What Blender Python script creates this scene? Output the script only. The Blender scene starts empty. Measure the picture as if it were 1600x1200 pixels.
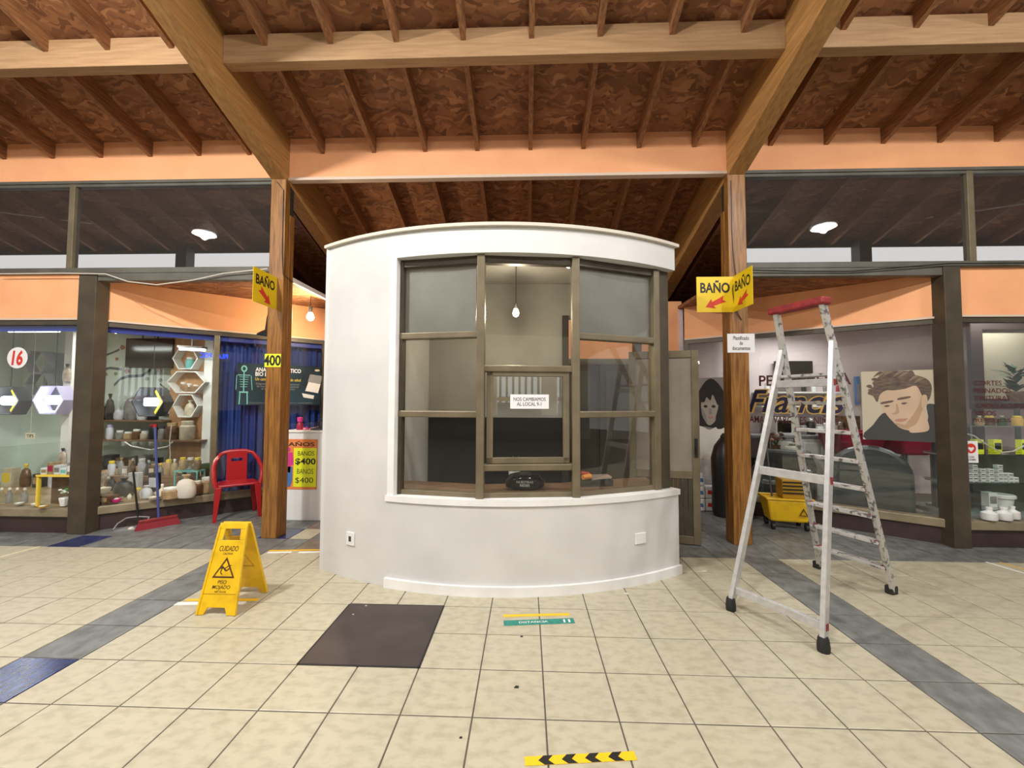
import bpy, math, random
from mathutils import Vector, Matrix
random.seed(7)
sc = bpy.context.scene
col = sc.collection
# ------------------------------------------------------------------ camera
F_PX, YAW, PITCH, ROLL, EYE = 641.29, .035318, .0425, .003777, 1.4356
_f = Vector((-math.sin(YAW)*math.cos(PITCH), math.cos(YAW)*math.cos(PITCH), math.sin(PITCH)))
_r0 = Vector((math.cos(YAW), math.sin(YAW), 0)); _u0 = _r0.cross(_f)
_r = math.cos(ROLL)*_r0+math.sin(ROLL)*_u0; _u = -math.sin(ROLL)*_r0+math.cos(ROLL)*_u0
cd = bpy.data.cameras.new('camera'); cam = bpy.data.objects.new('camera', cd); col.objects.link(cam)
cd.sensor_width = 36; cd.lens = F_PX/1600*36; cd.clip_start = .02; cd.clip_end = 100
m = Matrix.Identity(4)
for i in range(3):
    m[i][0] = _r[i]; m[i][1] = _u[i]; m[i][2] = -_f[i]
m[2][3] = EYE
cam.matrix_world = m
sc.camera = cam
# ------------------------------------------------------------------ world, exposure, hall lamps
w = bpy.data.worlds.new('world'); sc.world = w; w.use_nodes = True
w.node_tree.nodes['Background'].inputs[0].default_value = (1, .97, .93, 1)
w.node_tree.nodes['Background'].inputs[1].default_value = .48
vs = sc.view_settings
vs.view_transform = 'Standard'; vs.look = 'None'; vs.exposure = 0.43; vs.gamma = 1; vs.use_curve_mapping = False
HALL_LAMPS = [(-6.45, .8), (-3.2, .8), (.1, .6), (3.2, .8), (5.63, .8), (-6.6, -3), (-2.4, -3), (2.4, -3), (6.6, -3)]
LAMP_WORDS = ['front row, far left', 'front row, left', 'front row, middle', 'front row, right', 'front row, far right', 'rear row, far left', 'rear row, left', 'rear row, right', 'rear row, far right']
HALL_POWER = 74
LAMP_SHARE = [.7, 2.4, .85, .95, .7, .8, .9, .9, .8]
HALL_Z = 4.78

# ------------------------------------------------------------------ pixel helpers (1600 x 1200 frame)
def _ray(x, y): return (x-800)/F_PX*_r+(600-y)/F_PX*_u+_f
EYEV = Vector((0, 0, EYE))
def at(x, y, Y):                      # the point on the plane at depth Y
    d = _ray(x, y); return EYEV+d*(Y/d.y)
def on_floor(x, y, z=0):
    d = _ray(x, y); return EYEV+d*((z-EYE)/d.z)

# ------------------------------------------------------------------ materials
MATS = {}
def lin(c): return tuple(((v/255)/12.92 if v/255 <= .04045 else ((v/255+.055)/1.055)**2.4) for v in c)
def mat(name, c, rough=.5, metal=0, c2=None, ns=8, stretch=(1, 1, 1), bump=0, detail=5, contrast=(.35, .65), dist=0, emit=None, es=0, spec=.5, coord='Position', tr=0):
    m = bpy.data.materials.new(name); m.use_nodes = True; MATS[name] = m
    nt = m.node_tree; b = nt.nodes['Principled BSDF']
    b.inputs['Base Color'].default_value = (*c, 1); b.inputs['Roughness'].default_value = rough; b.inputs['Metallic'].default_value = metal
    b.inputs['Specular IOR Level'].default_value = spec
    if tr: b.inputs['Transmission Weight'].default_value = tr
    if emit: b.inputs['Emission Color'].default_value = (*emit, 1); b.inputs['Emission Strength'].default_value = es
    if c2 is not None or bump:
        if coord == 'Position': g = nt.nodes.new('ShaderNodeNewGeometry'); src = g.outputs['Position']
        else: g = nt.nodes.new('ShaderNodeTexCoord'); src = g.outputs['Object']
        mp = nt.nodes.new('ShaderNodeMapping'); mp.inputs['Scale'].default_value = stretch
        nt.links.new(src, mp.inputs['Vector'])
        n = nt.nodes.new('ShaderNodeTexNoise'); n.inputs['Scale'].default_value = ns; n.inputs['Detail'].default_value = detail
        n.inputs['Distortion'].default_value = dist
        nt.links.new(mp.outputs[0], n.inputs['Vector'])
        r = nt.nodes.new('ShaderNodeValToRGB'); r.color_ramp.elements[0].position = contrast[0]; r.color_ramp.elements[1].position = contrast[1]
        nt.links.new(n.outputs['Fac'], r.inputs['Fac'])
        c2 = c if c2 is None else c2
        r.color_ramp.elements[0].color = (*c2, 1); r.color_ramp.elements[1].color = (*c, 1)
        nt.links.new(r.outputs[0], b.inputs['Base Color'])
        if bump:
            bp = nt.nodes.new('ShaderNodeBump'); bp.inputs['Strength'].default_value = bump; bp.inputs['Distance'].default_value = .01
            nt.links.new(n.outputs['Fac'], bp.inputs['Height']); nt.links.new(bp.outputs[0], b.inputs['Normal'])
    return m
def glass(name, tint, refl=1.0, dust=0, dustc=(.5, .5, .5)):
    m = bpy.data.materials.new(name); m.use_nodes = True; MATS[name] = m
    nt = m.node_tree; nt.nodes.clear()
    out = nt.nodes.new('ShaderNodeOutputMaterial'); t = nt.nodes.new('ShaderNodeBsdfTransparent'); t.inputs[0].default_value = (*tint, 1)
    g = nt.nodes.new('ShaderNodeBsdfGlossy'); g.inputs['Roughness'].default_value = .01; g.inputs[0].default_value = (1, 1, 1, 1)
    lw = nt.nodes.new('ShaderNodeLayerWeight'); lw.inputs[0].default_value = .5        # Facing: 1 - cos of the viewing angle, same on both sides of the pane
    pw = nt.nodes.new('ShaderNodeMath'); pw.operation = 'POWER'; pw.inputs[1].default_value = 5; nt.links.new(lw.outputs['Facing'], pw.inputs[0])
    ma = nt.nodes.new('ShaderNodeMath'); ma.operation = 'MULTIPLY_ADD'; ma.inputs[1].default_value = .96; ma.inputs[2].default_value = .04; nt.links.new(pw.outputs[0], ma.inputs[0])
    mu = nt.nodes.new('ShaderNodeMath'); mu.operation = 'MULTIPLY'; mu.inputs[1].default_value = refl; mu.use_clamp = True
    nt.links.new(ma.outputs[0], mu.inputs[0])
    mx = nt.nodes.new('ShaderNodeMixShader'); nt.links.new(mu.outputs[0], mx.inputs[0]); nt.links.new(t.outputs[0], mx.inputs[1]); nt.links.new(g.outputs[0], mx.inputs[2])
    last = mx
    if dust:
        d = nt.nodes.new('ShaderNodeBsdfDiffuse'); d.inputs[0].default_value = (*dustc, 1)
        m2 = nt.nodes.new('ShaderNodeMixShader'); m2.inputs[0].default_value = dust
        nt.links.new(mx.outputs[0], m2.inputs[1]); nt.links.new(d.outputs[0], m2.inputs[2]); last = m2
    nt.links.new(last.outputs[0], out.inputs[0])
    return m
def emission(name, c, s):
    m = bpy.data.materials.new(name); m.use_nodes = True; MATS[name] = m
    nt = m.node_tree; nt.nodes.clear(); out = nt.nodes.new('ShaderNodeOutputMaterial'); e = nt.nodes.new('ShaderNodeEmission')
    e.inputs[0].default_value = (*c, 1); e.inputs[1].default_value = s; nt.links.new(e.outputs[0], out.inputs[0])
mat('tile_cream', (.465, .428, .315), .40, c2=(.385, .348, .25), ns=15, bump=.05, detail=14, contrast=(.34, .56), stretch=(1, 1.6, 1))
mat('tile_grey', (.19, .20, .195), .4, c2=(.11, .115, .11), ns=9, detail=8, stretch=(1.6, 1, 1))
mat('tile_blue', (.035, .05, .16), .2, c2=(.015, .022, .07), ns=9, detail=8, stretch=(4, 1, 1))
mat('tile_brown', (.22, .17, .13), .3, c2=(.14, .10, .08), ns=9)
mat('grout', (.10, .085, .07), .9)
def osb(name):
    m = bpy.data.materials.new(name); m.use_nodes = True; MATS[name] = m; nt = m.node_tree; b = nt.nodes['Principled BSDF']; b.inputs['Roughness'].default_value = .7
    g = nt.nodes.new('ShaderNodeNewGeometry'); vals = []
    nz = nt.nodes.new('ShaderNodeTexNoise'); nz.inputs['Scale'].default_value = 5; nt.links.new(g.outputs['Position'], nz.inputs['Vector'])
    for rot, scl in ((.5, (9, 34, 9)), (2.0, (11, 38, 11))):           # two layers of wood flakes lying at different angles
        mp = nt.nodes.new('ShaderNodeMapping'); mp.inputs['Rotation'].default_value = (0, 0, rot); mp.inputs['Scale'].default_value = scl
        mixv = nt.nodes.new('ShaderNodeMixRGB'); mixv.inputs[0].default_value = .22; nt.links.new(g.outputs['Position'], mixv.inputs[1]); nt.links.new(nz.outputs['Color'], mixv.inputs[2])
        nt.links.new(mixv.outputs[0], mp.inputs['Vector']); v = nt.nodes.new('ShaderNodeTexVoronoi'); v.inputs['Scale'].default_value = 1; nt.links.new(mp.outputs[0], v.inputs['Vector'])
        sp = nt.nodes.new('ShaderNodeSeparateColor'); nt.links.new(v.outputs['Color'], sp.inputs[0]); vals.append(sp.outputs[0])
    gate = nt.nodes.new('ShaderNodeMath'); gate.operation = 'GREATER_THAN'; gate.inputs[1].default_value = .5; nt.links.new(nz.outputs['Fac'], gate.inputs[0])
    mx = nt.nodes.new('ShaderNodeMix'); nt.links.new(gate.outputs[0], mx.inputs[0]); nt.links.new(vals[0], mx.inputs[2]); nt.links.new(vals[1], mx.inputs[3])
    r = nt.nodes.new('ShaderNodeValToRGB'); e = r.color_ramp.elements
    e[0].position = .0; e[0].color = (.15, .056, .023, 1); e[1].position = .6; e[1].color = (.29, .118, .046, 1); n3 = e.new(.85); n3.color = (.32, .135, .054, 1); n4 = e.new(1); n4.color = (.44, .205, .088, 1)
    nt.links.new(mx.outputs[0], r.inputs[0]); nt.links.new(r.outputs[0], b.inputs['Base Color'])
osb('osb')
mat('joist', (.34, .15, .056), .7, c2=(.18, .072, .028), ns=6, stretch=(12, 1, 12))
mat('beam', (.48, .255, .085), .5, c2=(.31, .15, .045), ns=3, stretch=(14, 1, 14), contrast=(.3, .7))
mat('purlin', (.42, .26, .13), .6, c2=(.31, .18, .085), ns=3, stretch=(1, 14, 14), contrast=(.3, .7))
mat('post_wood', (.32, .145, .03), .36, c2=(.13, .048, .011), ns=3, stretch=(16, 16, 1.2), contrast=(.30, .62), bump=.06, detail=7)
mat('dark_steel', (.05, .05, .045), .5, .4)
mat('peach', (.88, .43, .21), .75, c2=(.82, .385, .185), ns=3)
mat('peach_trim', (.62, .50, .40), .6)
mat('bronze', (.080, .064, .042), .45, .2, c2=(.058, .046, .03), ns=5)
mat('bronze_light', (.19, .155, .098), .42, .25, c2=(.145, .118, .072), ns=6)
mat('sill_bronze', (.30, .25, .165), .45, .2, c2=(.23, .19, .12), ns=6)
mat('olive_steel', (.115, .11, .09), .5, c2=(.08, .075, .06), ns=4)
mat('kick_brown', (.050, .028, .026), .5, c2=(.035, .02, .018), ns=5)
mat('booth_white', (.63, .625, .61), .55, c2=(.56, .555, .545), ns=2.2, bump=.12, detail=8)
mat('booth_header_lit', (.68, .68, .67), .55, c2=(.62, .62, .61), ns=2.2, bump=.1)  # kiosk white lightened in colour for the stronger light on the header
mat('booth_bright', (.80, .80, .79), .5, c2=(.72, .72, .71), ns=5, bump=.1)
mat('booth_grey_wall', (.36, .355, .33), .7, c2=(.30, .295, .275), ns=3)
mat('frosted', (.30, .30, .27), .35, c2=(.25, .25, .225), ns=3)
mat('black_panel', (.012, .012, .012), .3)
mat('counter_wood', (.26, .15, .085), .4, c2=(.16, .085, .045), ns=4, stretch=(1, 12, 12))
mat('white_wall', (.78, .77, .76), .7, c2=(.66, .65, .64), ns=6)
mat('unlit_wall', (.03, .022, .018), .8)
mat('plate', (.062, .044, .042), .42, .2, c2=(.045, .032, .03), ns=6)
mat('aluminium', (.62, .615, .61), .36, .5, c2=(.52, .515, .51), ns=24)
mat('door_grey', (.25, .22, .18), .4, c2=(.21, .185, .15), ns=3)
mat('skin_shade', (.42, .28, .17), .6)
mat('hair_light', (.22, .16, .11), .7)
mat('aluminium_worn', (.60, .59, .57), .4, .5, c2=(.16, .15, .15), ns=26, contrast=(.36, .46), detail=3)
mat('rubber', (.012, .012, .012), .6)
mat('red_plastic', (.36, .010, .014), .28)
mat('red_worn', (.30, .022, .022), .5, c2=(.16, .012, .014), ns=30)
mat('yellow_plastic', (.72, .45, .008), .38, c2=(.55, .33, .006), ns=9, contrast=(.25, .5))
mat('yellow_sign', (.78, .56, .01), .4)
mat('yellow_dark', (.42, .23, .006), .5)
mat('ink', (.01, .009, .008), .5)
mat('sign_ink', (.06, .02, .005), .5)
mat('red_ink', (.62, .035, .02), .5)
mat('blue_print', (.05, .16, .42), .5)
mat('pink_print', (.65, .03, .25), .5)
mat('white_paper', (.78, .78, .80), .6)
mat('neon_yellow', (.75, .80, .02), .6)
mat('orange_paper', (.72, .22, .06), .6)
mat('orange', (.80, .27, .03), .5)
mat('tape_yellow', (.85, .50, .01), .45)
mat('tape_white', (.8, .8, .77), .5)
mat('tape_green', (.012, .16, .14), .45, c2=(.02, .28, .2), ns=40)
mat('black', (.012, .012, .013), .4)
mat('black_gloss', (.008, .008, .009), .12)
mat('dark_grey', (.05, .05, .052), .5)
mat('grey', (.25, .25, .25), .5)
mat('silver', (.6, .6, .6), .25, .8)
mat('blue_trim', (.012, .03, .30), .4)
mat('blue_curtain', (.02, .06, .30), .8, c2=(.012, .035, .19), ns=4, stretch=(8, 8, .4))
mat('blue_handle', (.05, .07, .25), .35)
mat('red_bristle', (.30, .015, .03), .7, c2=(.2, .01, .02), ns=40, stretch=(6, 6, 1))
mat('poster_dark', (.010, .022, .032), .35, c2=(.02, .05, .07), ns=2)
mat('teal_print', (.18, .50, .45), .5)
mat('mural', (.66, .74, .66), .7, c2=(.60, .69, .60), ns=2)
mat('plywood', (.55, .31, .15), .55, c2=(.46, .25, .12), ns=3, stretch=(6, 6, 1))
mat('cream', (.70, .60, .40), .5)
mat('white_plastic', (.75, .75, .74), .35)
mat('lilac', (.42, .38, .58), .4)
mat('yellow_bright', (.85, .72, .02), .4)
mat('leaf_print', (.45, .20, .14), .7); mat('leaf_green', (.28, .33, .22), .7); mat('branch_print', (.13, .15, .16), .7)
mat('green', (.05, .42, .08), .4); mat('dark_green', (.02, .07, .03), .6); mat('turquoise', (.15, .48, .46), .4)
mat('bag_dark', (.06, .055, .05), .3, c2=(.02, .018, .016), ns=14, bump=.5, coord='Object')
mat('bag_clear', (.52, .45, .37), .25, c2=(.34, .27, .2), ns=16, bump=.4, coord='Object')
mat('bag_white', (.72, .72, .76), .4, c2=(.55, .55, .6), ns=10, bump=.4, coord='Object')
mat('jar_brown', (.16, .085, .04), .25, c2=(.09, .045, .02), ns=14); mat('jar_tan', (.42, .30, .16), .3, c2=(.30, .2, .1), ns=16)
mat('jar_grey', (.30, .29, .27), .25, c2=(.18, .17, .16), ns=14); mat('jar_cream', (.62, .56, .42), .35, c2=(.48, .42, .3), ns=14)
mat('lid_yellow', (.75, .55, .06), .4); mat('lid_white', (.75, .74, .7), .4); mat('cloth', (.62, .58, .50), .9)
mat('salon_wall', (.66, .56, .57), .75, c2=(.60, .505, .52), ns=2)
mat('crimson', (.32, .012, .045), .4); mat('navy', (.012, .012, .04), .4); mat('gold', (.68, .42, .10), .4)
mat('maroon', (.085, .018, .016), .5)
mat('skin', (.58, .43, .30), .6, c2=(.50, .36, .25), ns=5); mat('skin_grey', (.36, .32, .28), .6); mat('hair', (.075, .055, .045), .7, c2=(.16, .11, .08), ns=18, stretch=(1, 1, 3))
mat('hair_black', (.02, .018, .018), .7); mat('photo_bg', (.50, .45, .34), .5); mat('shirt', (.045, .045, .045), .6); mat('photo_grey', (.25, .23, .225), .5)
mat('lip', (.42, .22, .17), .6); mat('brow', (.12, .08, .06), .7); mat('film', (.05, .058, .062), .3, c2=(.022, .026, .03), ns=5, stretch=(1, 1, 5))
glass('window_glass', (.96, .98, .97), 1.0); glass('transom_glass', (.62, .61, .60), .9, .05, (.35, .33, .31)); glass('clear_plastic', (.9, .93, .93), 1.6)
glass('booth_glass', (.93, .935, .925), 1.25, .006, (.5, .5, .47)); glass('shelf_glass', (.80, .9, .87), 1.5)
emission('bulb_glow', (1, .80, .52), 45); emission('tube_glow', (1, 1, .97), 9); emission('hex_glow', (.86, .88, 1), 5); emission('led_blue', (.01, .045, 1), 3)
emission('lamp_glow', (1, .98, .95), 14); emission('daylight', (.92, .97, 1), 1.6); emission('clerestory', (.96, .98, 1), 1.5)

# ------------------------------------------------------------------ mesh builders
def wloc(o):
    v = Vector((0, 0, 0))
    while o: v += o.location; o = o.parent
    return v
class MB:
    def __init__(s): s.v = []; s.f = []
    def add(s, vs, fs):
        n = len(s.v); s.v += [tuple(v) for v in vs]; s.f += [tuple(i+n for i in f) for f in fs]; return s
    def hexa(s, p):                   # eight corners: bottom ring then top ring
        return s.add(p, [(0, 3, 2, 1), (4, 5, 6, 7), (0, 1, 5, 4), (1, 2, 6, 5), (2, 3, 7, 6), (3, 0, 4, 7)])
    def box(s, x0, x1, y0, y1, z0, z1):
        return s.hexa([(x0, y0, z0), (x1, y0, z0), (x1, y1, z0), (x0, y1, z0), (x0, y0, z1), (x1, y0, z1), (x1, y1, z1), (x0, y1, z1)])
    def obox(s, o, a, b, c):          # corner o, edge vectors a, b, c
        o, a, b, c = map(Vector, (o, a, b, c))
        return s.hexa([o, o+a, o+a+b, o+b, o+c, o+a+c, o+a+b+c, o+b+c])
    def bar(s, p, q, w, h, up=(0, 0, 1)):
        p, q, up = Vector(p), Vector(q), Vector(up); d = (q-p).normalized()
        a = d.cross(up).normalized(); b = a.cross(d)
        a *= w/2; b *= h/2
        return s.hexa([p-a-b, p+a-b, q+a-b, q-a-b, p-a+b, p+a+b, q+a+b, q-a+b])
    def tube(s, pts, r, n=8, cap=True):
        pts = [Vector(p) for p in pts]; rs = r if isinstance(r, (list, tuple)) else [r]*len(pts)
        rings = []; ref = None
        for i, p in enumerate(pts):
            d = (pts[min(i+1, len(pts)-1)]-pts[max(i-1, 0)]).normalized()
            if ref is None: ref = d.orthogonal().normalized()
            a = (ref-d*ref.dot(d)).normalized(); b = d.cross(a); ref = a
            rings.append([p+rs[i]*(math.cos(2*math.pi*k/n)*a+math.sin(2*math.pi*k/n)*b) for k in range(n)])
        base = len(s.v)
        for rg in rings: s.v += [tuple(v) for v in rg]
        for i in range(len(pts)-1):
            for k in range(n):
                k2 = (k+1) % n
                s.f.append((base+i*n+k, base+i*n+k2, base+(i+1)*n+k2, base+(i+1)*n+k))
        if cap: s.f.append(tuple(base+k for k in reversed(range(n)))); s.f.append(tuple(base+(len(pts)-1)*n+k for k in range(n)))
        return s
    def lathe(s, prof, c=(0, 0, 0), n=14, sx=1, sy=1):
        base = len(s.v); c = Vector(c)
        for r, z in prof:
            for k in range(n): a = 2*math.pi*k/n; s.v.append((c.x+sx*r*math.cos(a), c.y+sy*r*math.sin(a), c.z+z))
        for i in range(len(prof)-1):
            for k in range(n):
                k2 = (k+1) % n
                s.f.append((base+i*n+k, base+i*n+k2, base+(i+1)*n+k2, base+(i+1)*n+k))
        s.f.append(tuple(base+k for k in reversed(range(n)))); s.f.append(tuple(base+(len(prof)-1)*n+k for k in range(n)))
        return s
    def prism(s, poly, o, ex, ey, depth):   # outline in the (ex, ey) plane, pushed along ex x ey
        o, ex, ey = Vector(o), Vector(ex), Vector(ey); ez = ex.cross(ey).normalized()*depth
        n = len(poly); a = [o+ex*x+ey*y for x, y in poly]
        return s.add(a+[v+ez for v in a], [tuple(reversed(range(n))), tuple(range(n, 2*n))]+[(i, (i+1) % n, (i+1) % n+n, i+n) for i in range(n)])
    def ring_prism(s, outer, inner, o, ex, ey, depth):
        o, ex, ey = Vector(o), Vector(ex), Vector(ey); ez = ex.cross(ey).normalized()*depth
        n = len(outer); P = lambda l: [o+ex*x+ey*y for x, y in l]
        A, B = P(outer), P(inner); vs = A+B+[v+ez for v in A]+[v+ez for v in B]; f = []
        for i in range(n):
            j = (i+1) % n
            f += [(i, i+n, j+n, j), (i+2*n, j+2*n, j+3*n, i+3*n), (i, j, j+2*n, i+2*n), (i+n, i+3*n, j+3*n, j+n)]
        return s.add(vs, f)
    def arc(s, c, r0, r1, a0, a1, z0, z1, n=24):   # curved wall, angle from -Y
        vs = []; f = []
        for i in range(n+1):
            a = math.radians(a0+(a1-a0)*i/n)
            for r, z in ((r0, z0), (r1, z0), (r1, z1), (r0, z1)): vs.append((c[0]+r*math.sin(a), c[1]-r*math.cos(a), z))
        for i in range(n):
            b = i*4
            for k in range(4): f.append((b+k, b+(k+1) % 4, b+4+(k+1) % 4, b+4+k))
        f += [(3, 2, 1, 0), (n*4, n*4+1, n*4+2, n*4+3)]
        return s.add(vs, f)
    def build(s, name, m, parent=None, smooth=False, bevel=0, origin=None):
        me = bpy.data.meshes.new(name)
        if parent: off = wloc(parent)
        elif origin is not None: off = Vector(origin)
        else:
            xs, ys, zs = zip(*s.v); off = Vector(((min(xs)+max(xs))/2, (min(ys)+max(ys))/2, min(zs)))
        me.from_pydata([(x-off.x, y-off.y, z-off.z) for x, y, z in s.v], [], s.f)
        import bmesh
        bm = bmesh.new(); bm.from_mesh(me); bmesh.ops.recalc_face_normals(bm, faces=bm.faces); bm.to_mesh(me); bm.free()
        me.materials.append(MATS[m] if isinstance(m, str) else m)
        if smooth:
            for p in me.polygons: p.use_smooth = True
        o = bpy.data.objects.new(name, me); col.objects.link(o)
        if parent: o.parent = parent
        else: o.location = off
        if smooth:
            try: me.set_sharp_from_angle(angle=math.radians(40))
            except Exception: pass
        if bevel:
            b = o.modifiers.new('bevel', 'BEVEL'); b.width = bevel; b.segments = 2; b.limit_method = 'ANGLE'
        return o
def tag(o, label=None, cat=None, group=None, kind=None):
    if label: o['label'] = label
    if cat: o['category'] = cat
    if group: o['group'] = group
    if kind: o['kind'] = kind
    return o
def thing(name, loc, label, cat, group=None, kind=None):
    o = bpy.data.objects.new(name, None); o.location = loc; o.empty_display_size = .1; col.objects.link(o)
    return tag(o, label, cat, group, kind)
def struct(o): o['kind'] = 'structure'; return o
def text(name, body, c, ex, ey, w, h, m, parent, bold=0, shear=0, depth=.0008):
    """flat lettering fitted to a w x h box centred on c in the (ex, ey) plane, standing depth proud"""
    cu = bpy.data.curves.new(name, 'FONT'); cu.body = body; cu.size = 1; cu.align_x = 'CENTER'; cu.offset = bold; cu.shear = shear; cu.resolution_u = 3; cu.space_line = .95
    t = bpy.data.objects.new(name, cu); col.objects.link(t)
    me = bpy.data.meshes.new_from_object(t.evaluated_get(bpy.context.evaluated_depsgraph_get()))
    bpy.data.objects.remove(t); bpy.data.curves.remove(cu)
    xs = [v.co.x for v in me.vertices]; ys = [v.co.y for v in me.vertices]
    mx, my, sx, sy = (min(xs)+max(xs))/2, (min(ys)+max(ys))/2, max(xs)-min(xs), max(ys)-min(ys)
    ex, ey, c = Vector(ex), Vector(ey), Vector(c); n = ex.cross(ey).normalized()
    off = wloc(parent)
    for v in me.vertices:
        v.co = c+ex*((v.co.x-mx)/sx*w)+ey*((v.co.y-my)/sy*h)+n*depth-off
    me.materials.append(MATS[m])
    o = bpy.data.objects.new(name, me); col.objects.link(o); o.parent = parent
    return o
X, Y_, Z = Vector((1, 0, 0)), Vector((0, 1, 0)), Vector((0, 0, 1))
class Face:                          # a vertical plane from A to B; s along it, d inward (away from the hall), z up
    def __init__(s, A, B):
        s.A = Vector((A[0], A[1], 0)); d = Vector((B[0]-A[0], B[1]-A[1], 0)); s.L = d.length; s.e = d.normalized(); s.n = Vector((-s.e.y, s.e.x, 0))
    def p(s, u, d, z): return s.A+s.e*u+s.n*d+Z*z
    def box(s, mb, u0, u1, d0, d1, z0, z1): return mb.obox(s.p(u0, d0, z0), s.e*(u1-u0), s.n*(d1-d0), Z*(z1-z0))
    def hit(s, x, y, d=0):            # (u, z) where the sight line through a pixel meets the plane
        r = _ray(x, y); a = s.A+s.n*d; t = (a-EYEV).dot(s.n)/r.dot(s.n); q = EYEV+r*t; return (q-s.A).dot(s.e), q.z
def ordinal(i): return ['first', 'second', 'third', 'fourth', 'fifth', 'sixth', 'seventh', 'eighth', 'ninth', 'tenth', 'eleventh', 'twelfth', 'thirteenth', 'fourteenth'][i]
# ================================================================== STRUCTURE
S = .315                                            # roof pitch, rising towards the hall
def deck(y): return 4.30-S*(y-4.32)
def sloped(mb, x0, x1, y0, y1, b, t):               # a member following the pitch, b and t measured from the deck
    return mb.hexa([(x0, y0, deck(y0)+b), (x1, y0, deck(y0)+b), (x1, y1, deck(y1)+b), (x0, y1, deck(y1)+b),
                    (x0, y0, deck(y0)+t), (x1, y0, deck(y0)+t), (x1, y1, deck(y1)+t), (x0, y1, deck(y1)+t)])
ceiling = struct(sloped(MB(), -16, 16, -1, 8.4, 0, .03).build('ceiling', 'osb'))
ceiling['label'] = 'sloping oriented strand board roof deck over the arcade'
JX = [-7.57, -7.0, -6.43, -5.87, -5.301, -4.742, -4.173, -3.617, -3.05, -2.23, -1.662, -1.1, -.535, .037, .6, 1.187, 1.764,
      2.558, 3.128, 3.706, 4.273, 4.84, 5.41, 5.98, 6.55, 7.12]
j0 = sloped(MB(), -.022, .022, -.95, 8.3, -.175, 0).build('joist', 'joist', ceiling)
jl = j0.location.copy()
for i, x in enumerate(JX):
    j = j0 if i == 0 else j0.copy()
    if i: col.objects.link(j); j.parent = ceiling
    j.location = jl+Vector((x, 0, 0))
for x0, x1 in ((-2.762, -2.597), (2.10, 2.28)):
    sloped(MB(), x0, x1, -.9, 8.3, -.50, 0).build('roof_beam', 'beam', ceiling, bevel=.006)['label'] = 'heavy laminated timber roof beam'
for x0, x1 in ((-8.2, -2.762), (-2.597, 2.10), (2.28, 8.2)):
    for y in ((3.29, 6.0, .6) if x0 == -2.597 else (3.29, .6)):
        zb = deck(y)-.315
        MB().box(x0, x1, y, y+.10, zb, zb+.25).build('purlin', 'purlin', ceiling, bevel=.005)
rear = struct(MB().hexa([(-16, -1, 5.976), (16, -1, 5.976), (16, -9, 3.5), (-16, -9, 3.5), (-16, -1, 6.006), (16, -1, 6.006), (16, -9, 3.53), (-16, -9, 3.53)]).build('ceiling_rear', 'osb'))

# floor: grout bed and tiles
floor = struct(MB().box(-16, 16, -8.2, 9, -.06, -.004).build('floor', 'grout', origin=(0, 0, 0)))
floor['label'] = 'cream and grey ceramic tiled arcade floor'
T = .333
cols = [-2.241+T*k for k in range(13)]
cols = [-3.032-T*k for k in range(14, -1, -1)]+[-2.812, -2.472]+cols+[1.98, 2.31]+[2.53+T*k for k in range(15)]
rows = [1.9236+T*k for k in range(-6, 14)]
def tile_kind(i, j):
    x0, x1, y = cols[i], cols[i+1], rows[j]+.1
    xc = (x0+x1)/2
    strip = abs(x0+2.812) < .01 or abs(x0-1.98) < .01
    if y > 3.92:
        if y < 4.25 and -4.68 < xc < -4.30: return 'tile_blue'
        if y < 4.6 and y > 4.25 and abs(x0+2.812) < .01: return 'tile_blue'
        if -2.48 < xc < -1.2: return ('tile_cream', 'tile_grey', 'tile_brown')[(i+2*j) % 3]
        return 'tile_grey'
    if strip: return 'tile_blue' if (x0 < 0 and abs(rows[j]-1.9236) < .01) else 'tile_grey'
    return 'tile_cream'
def tile_mesh(w, d):
    g, c = .0036, .0025
    return [(-w/2+g, -d/2+g, -.01), (w/2-g, -d/2+g, -.01), (w/2-g, d/2-g, -.01), (-w/2+g, d/2-g, -.01),
            (-w/2+g, -d/2+g, -.0016), (w/2-g, -d/2+g, -.0016), (w/2-g, d/2-g, -.0016), (-w/2+g, d/2-g, -.0016),
            (-w/2+g+c, -d/2+g+c, 0), (w/2-g-c, -d/2+g+c, 0), (w/2-g-c, d/2-g-c, 0), (-w/2+g+c, d/2-g-c, 0)]
TF = [(0, 1, 5, 4), (1, 2, 6, 5), (2, 3, 7, 6), (3, 0, 4, 7), (4, 5, 9, 8), (5, 6, 10, 9), (6, 7, 11, 10), (7, 4, 8, 11), (8, 9, 10, 11)]
PLATE = (-1.2424+.0, -.5764, 2.2566, 2.9226)
cells = []
for i in range(len(cols)-1):
    for j in range(len(rows)-1):
        x, y = (cols[i]+cols[i+1])/2, (rows[j]+rows[j+1])/2
        if PLATE[0] < x < PLATE[1] and PLATE[2] < y < PLATE[3]: continue
        d = Vector((x, y, -EYE)); zc = d.dot(_f)
        vis = zc > .5 and abs(d.dot(_r)/zc) < 1.35 and -1.1 < d.dot(_u)/zc and not (y > 3.6 and abs(x+.2) < 1.3)
        cells.append(((cols[i+1]-cols[i])/max(zc, .1)**3 if vis else 0, i, j))
cells.sort(reverse=True)
tile_cache = {}; restv = {}
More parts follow.
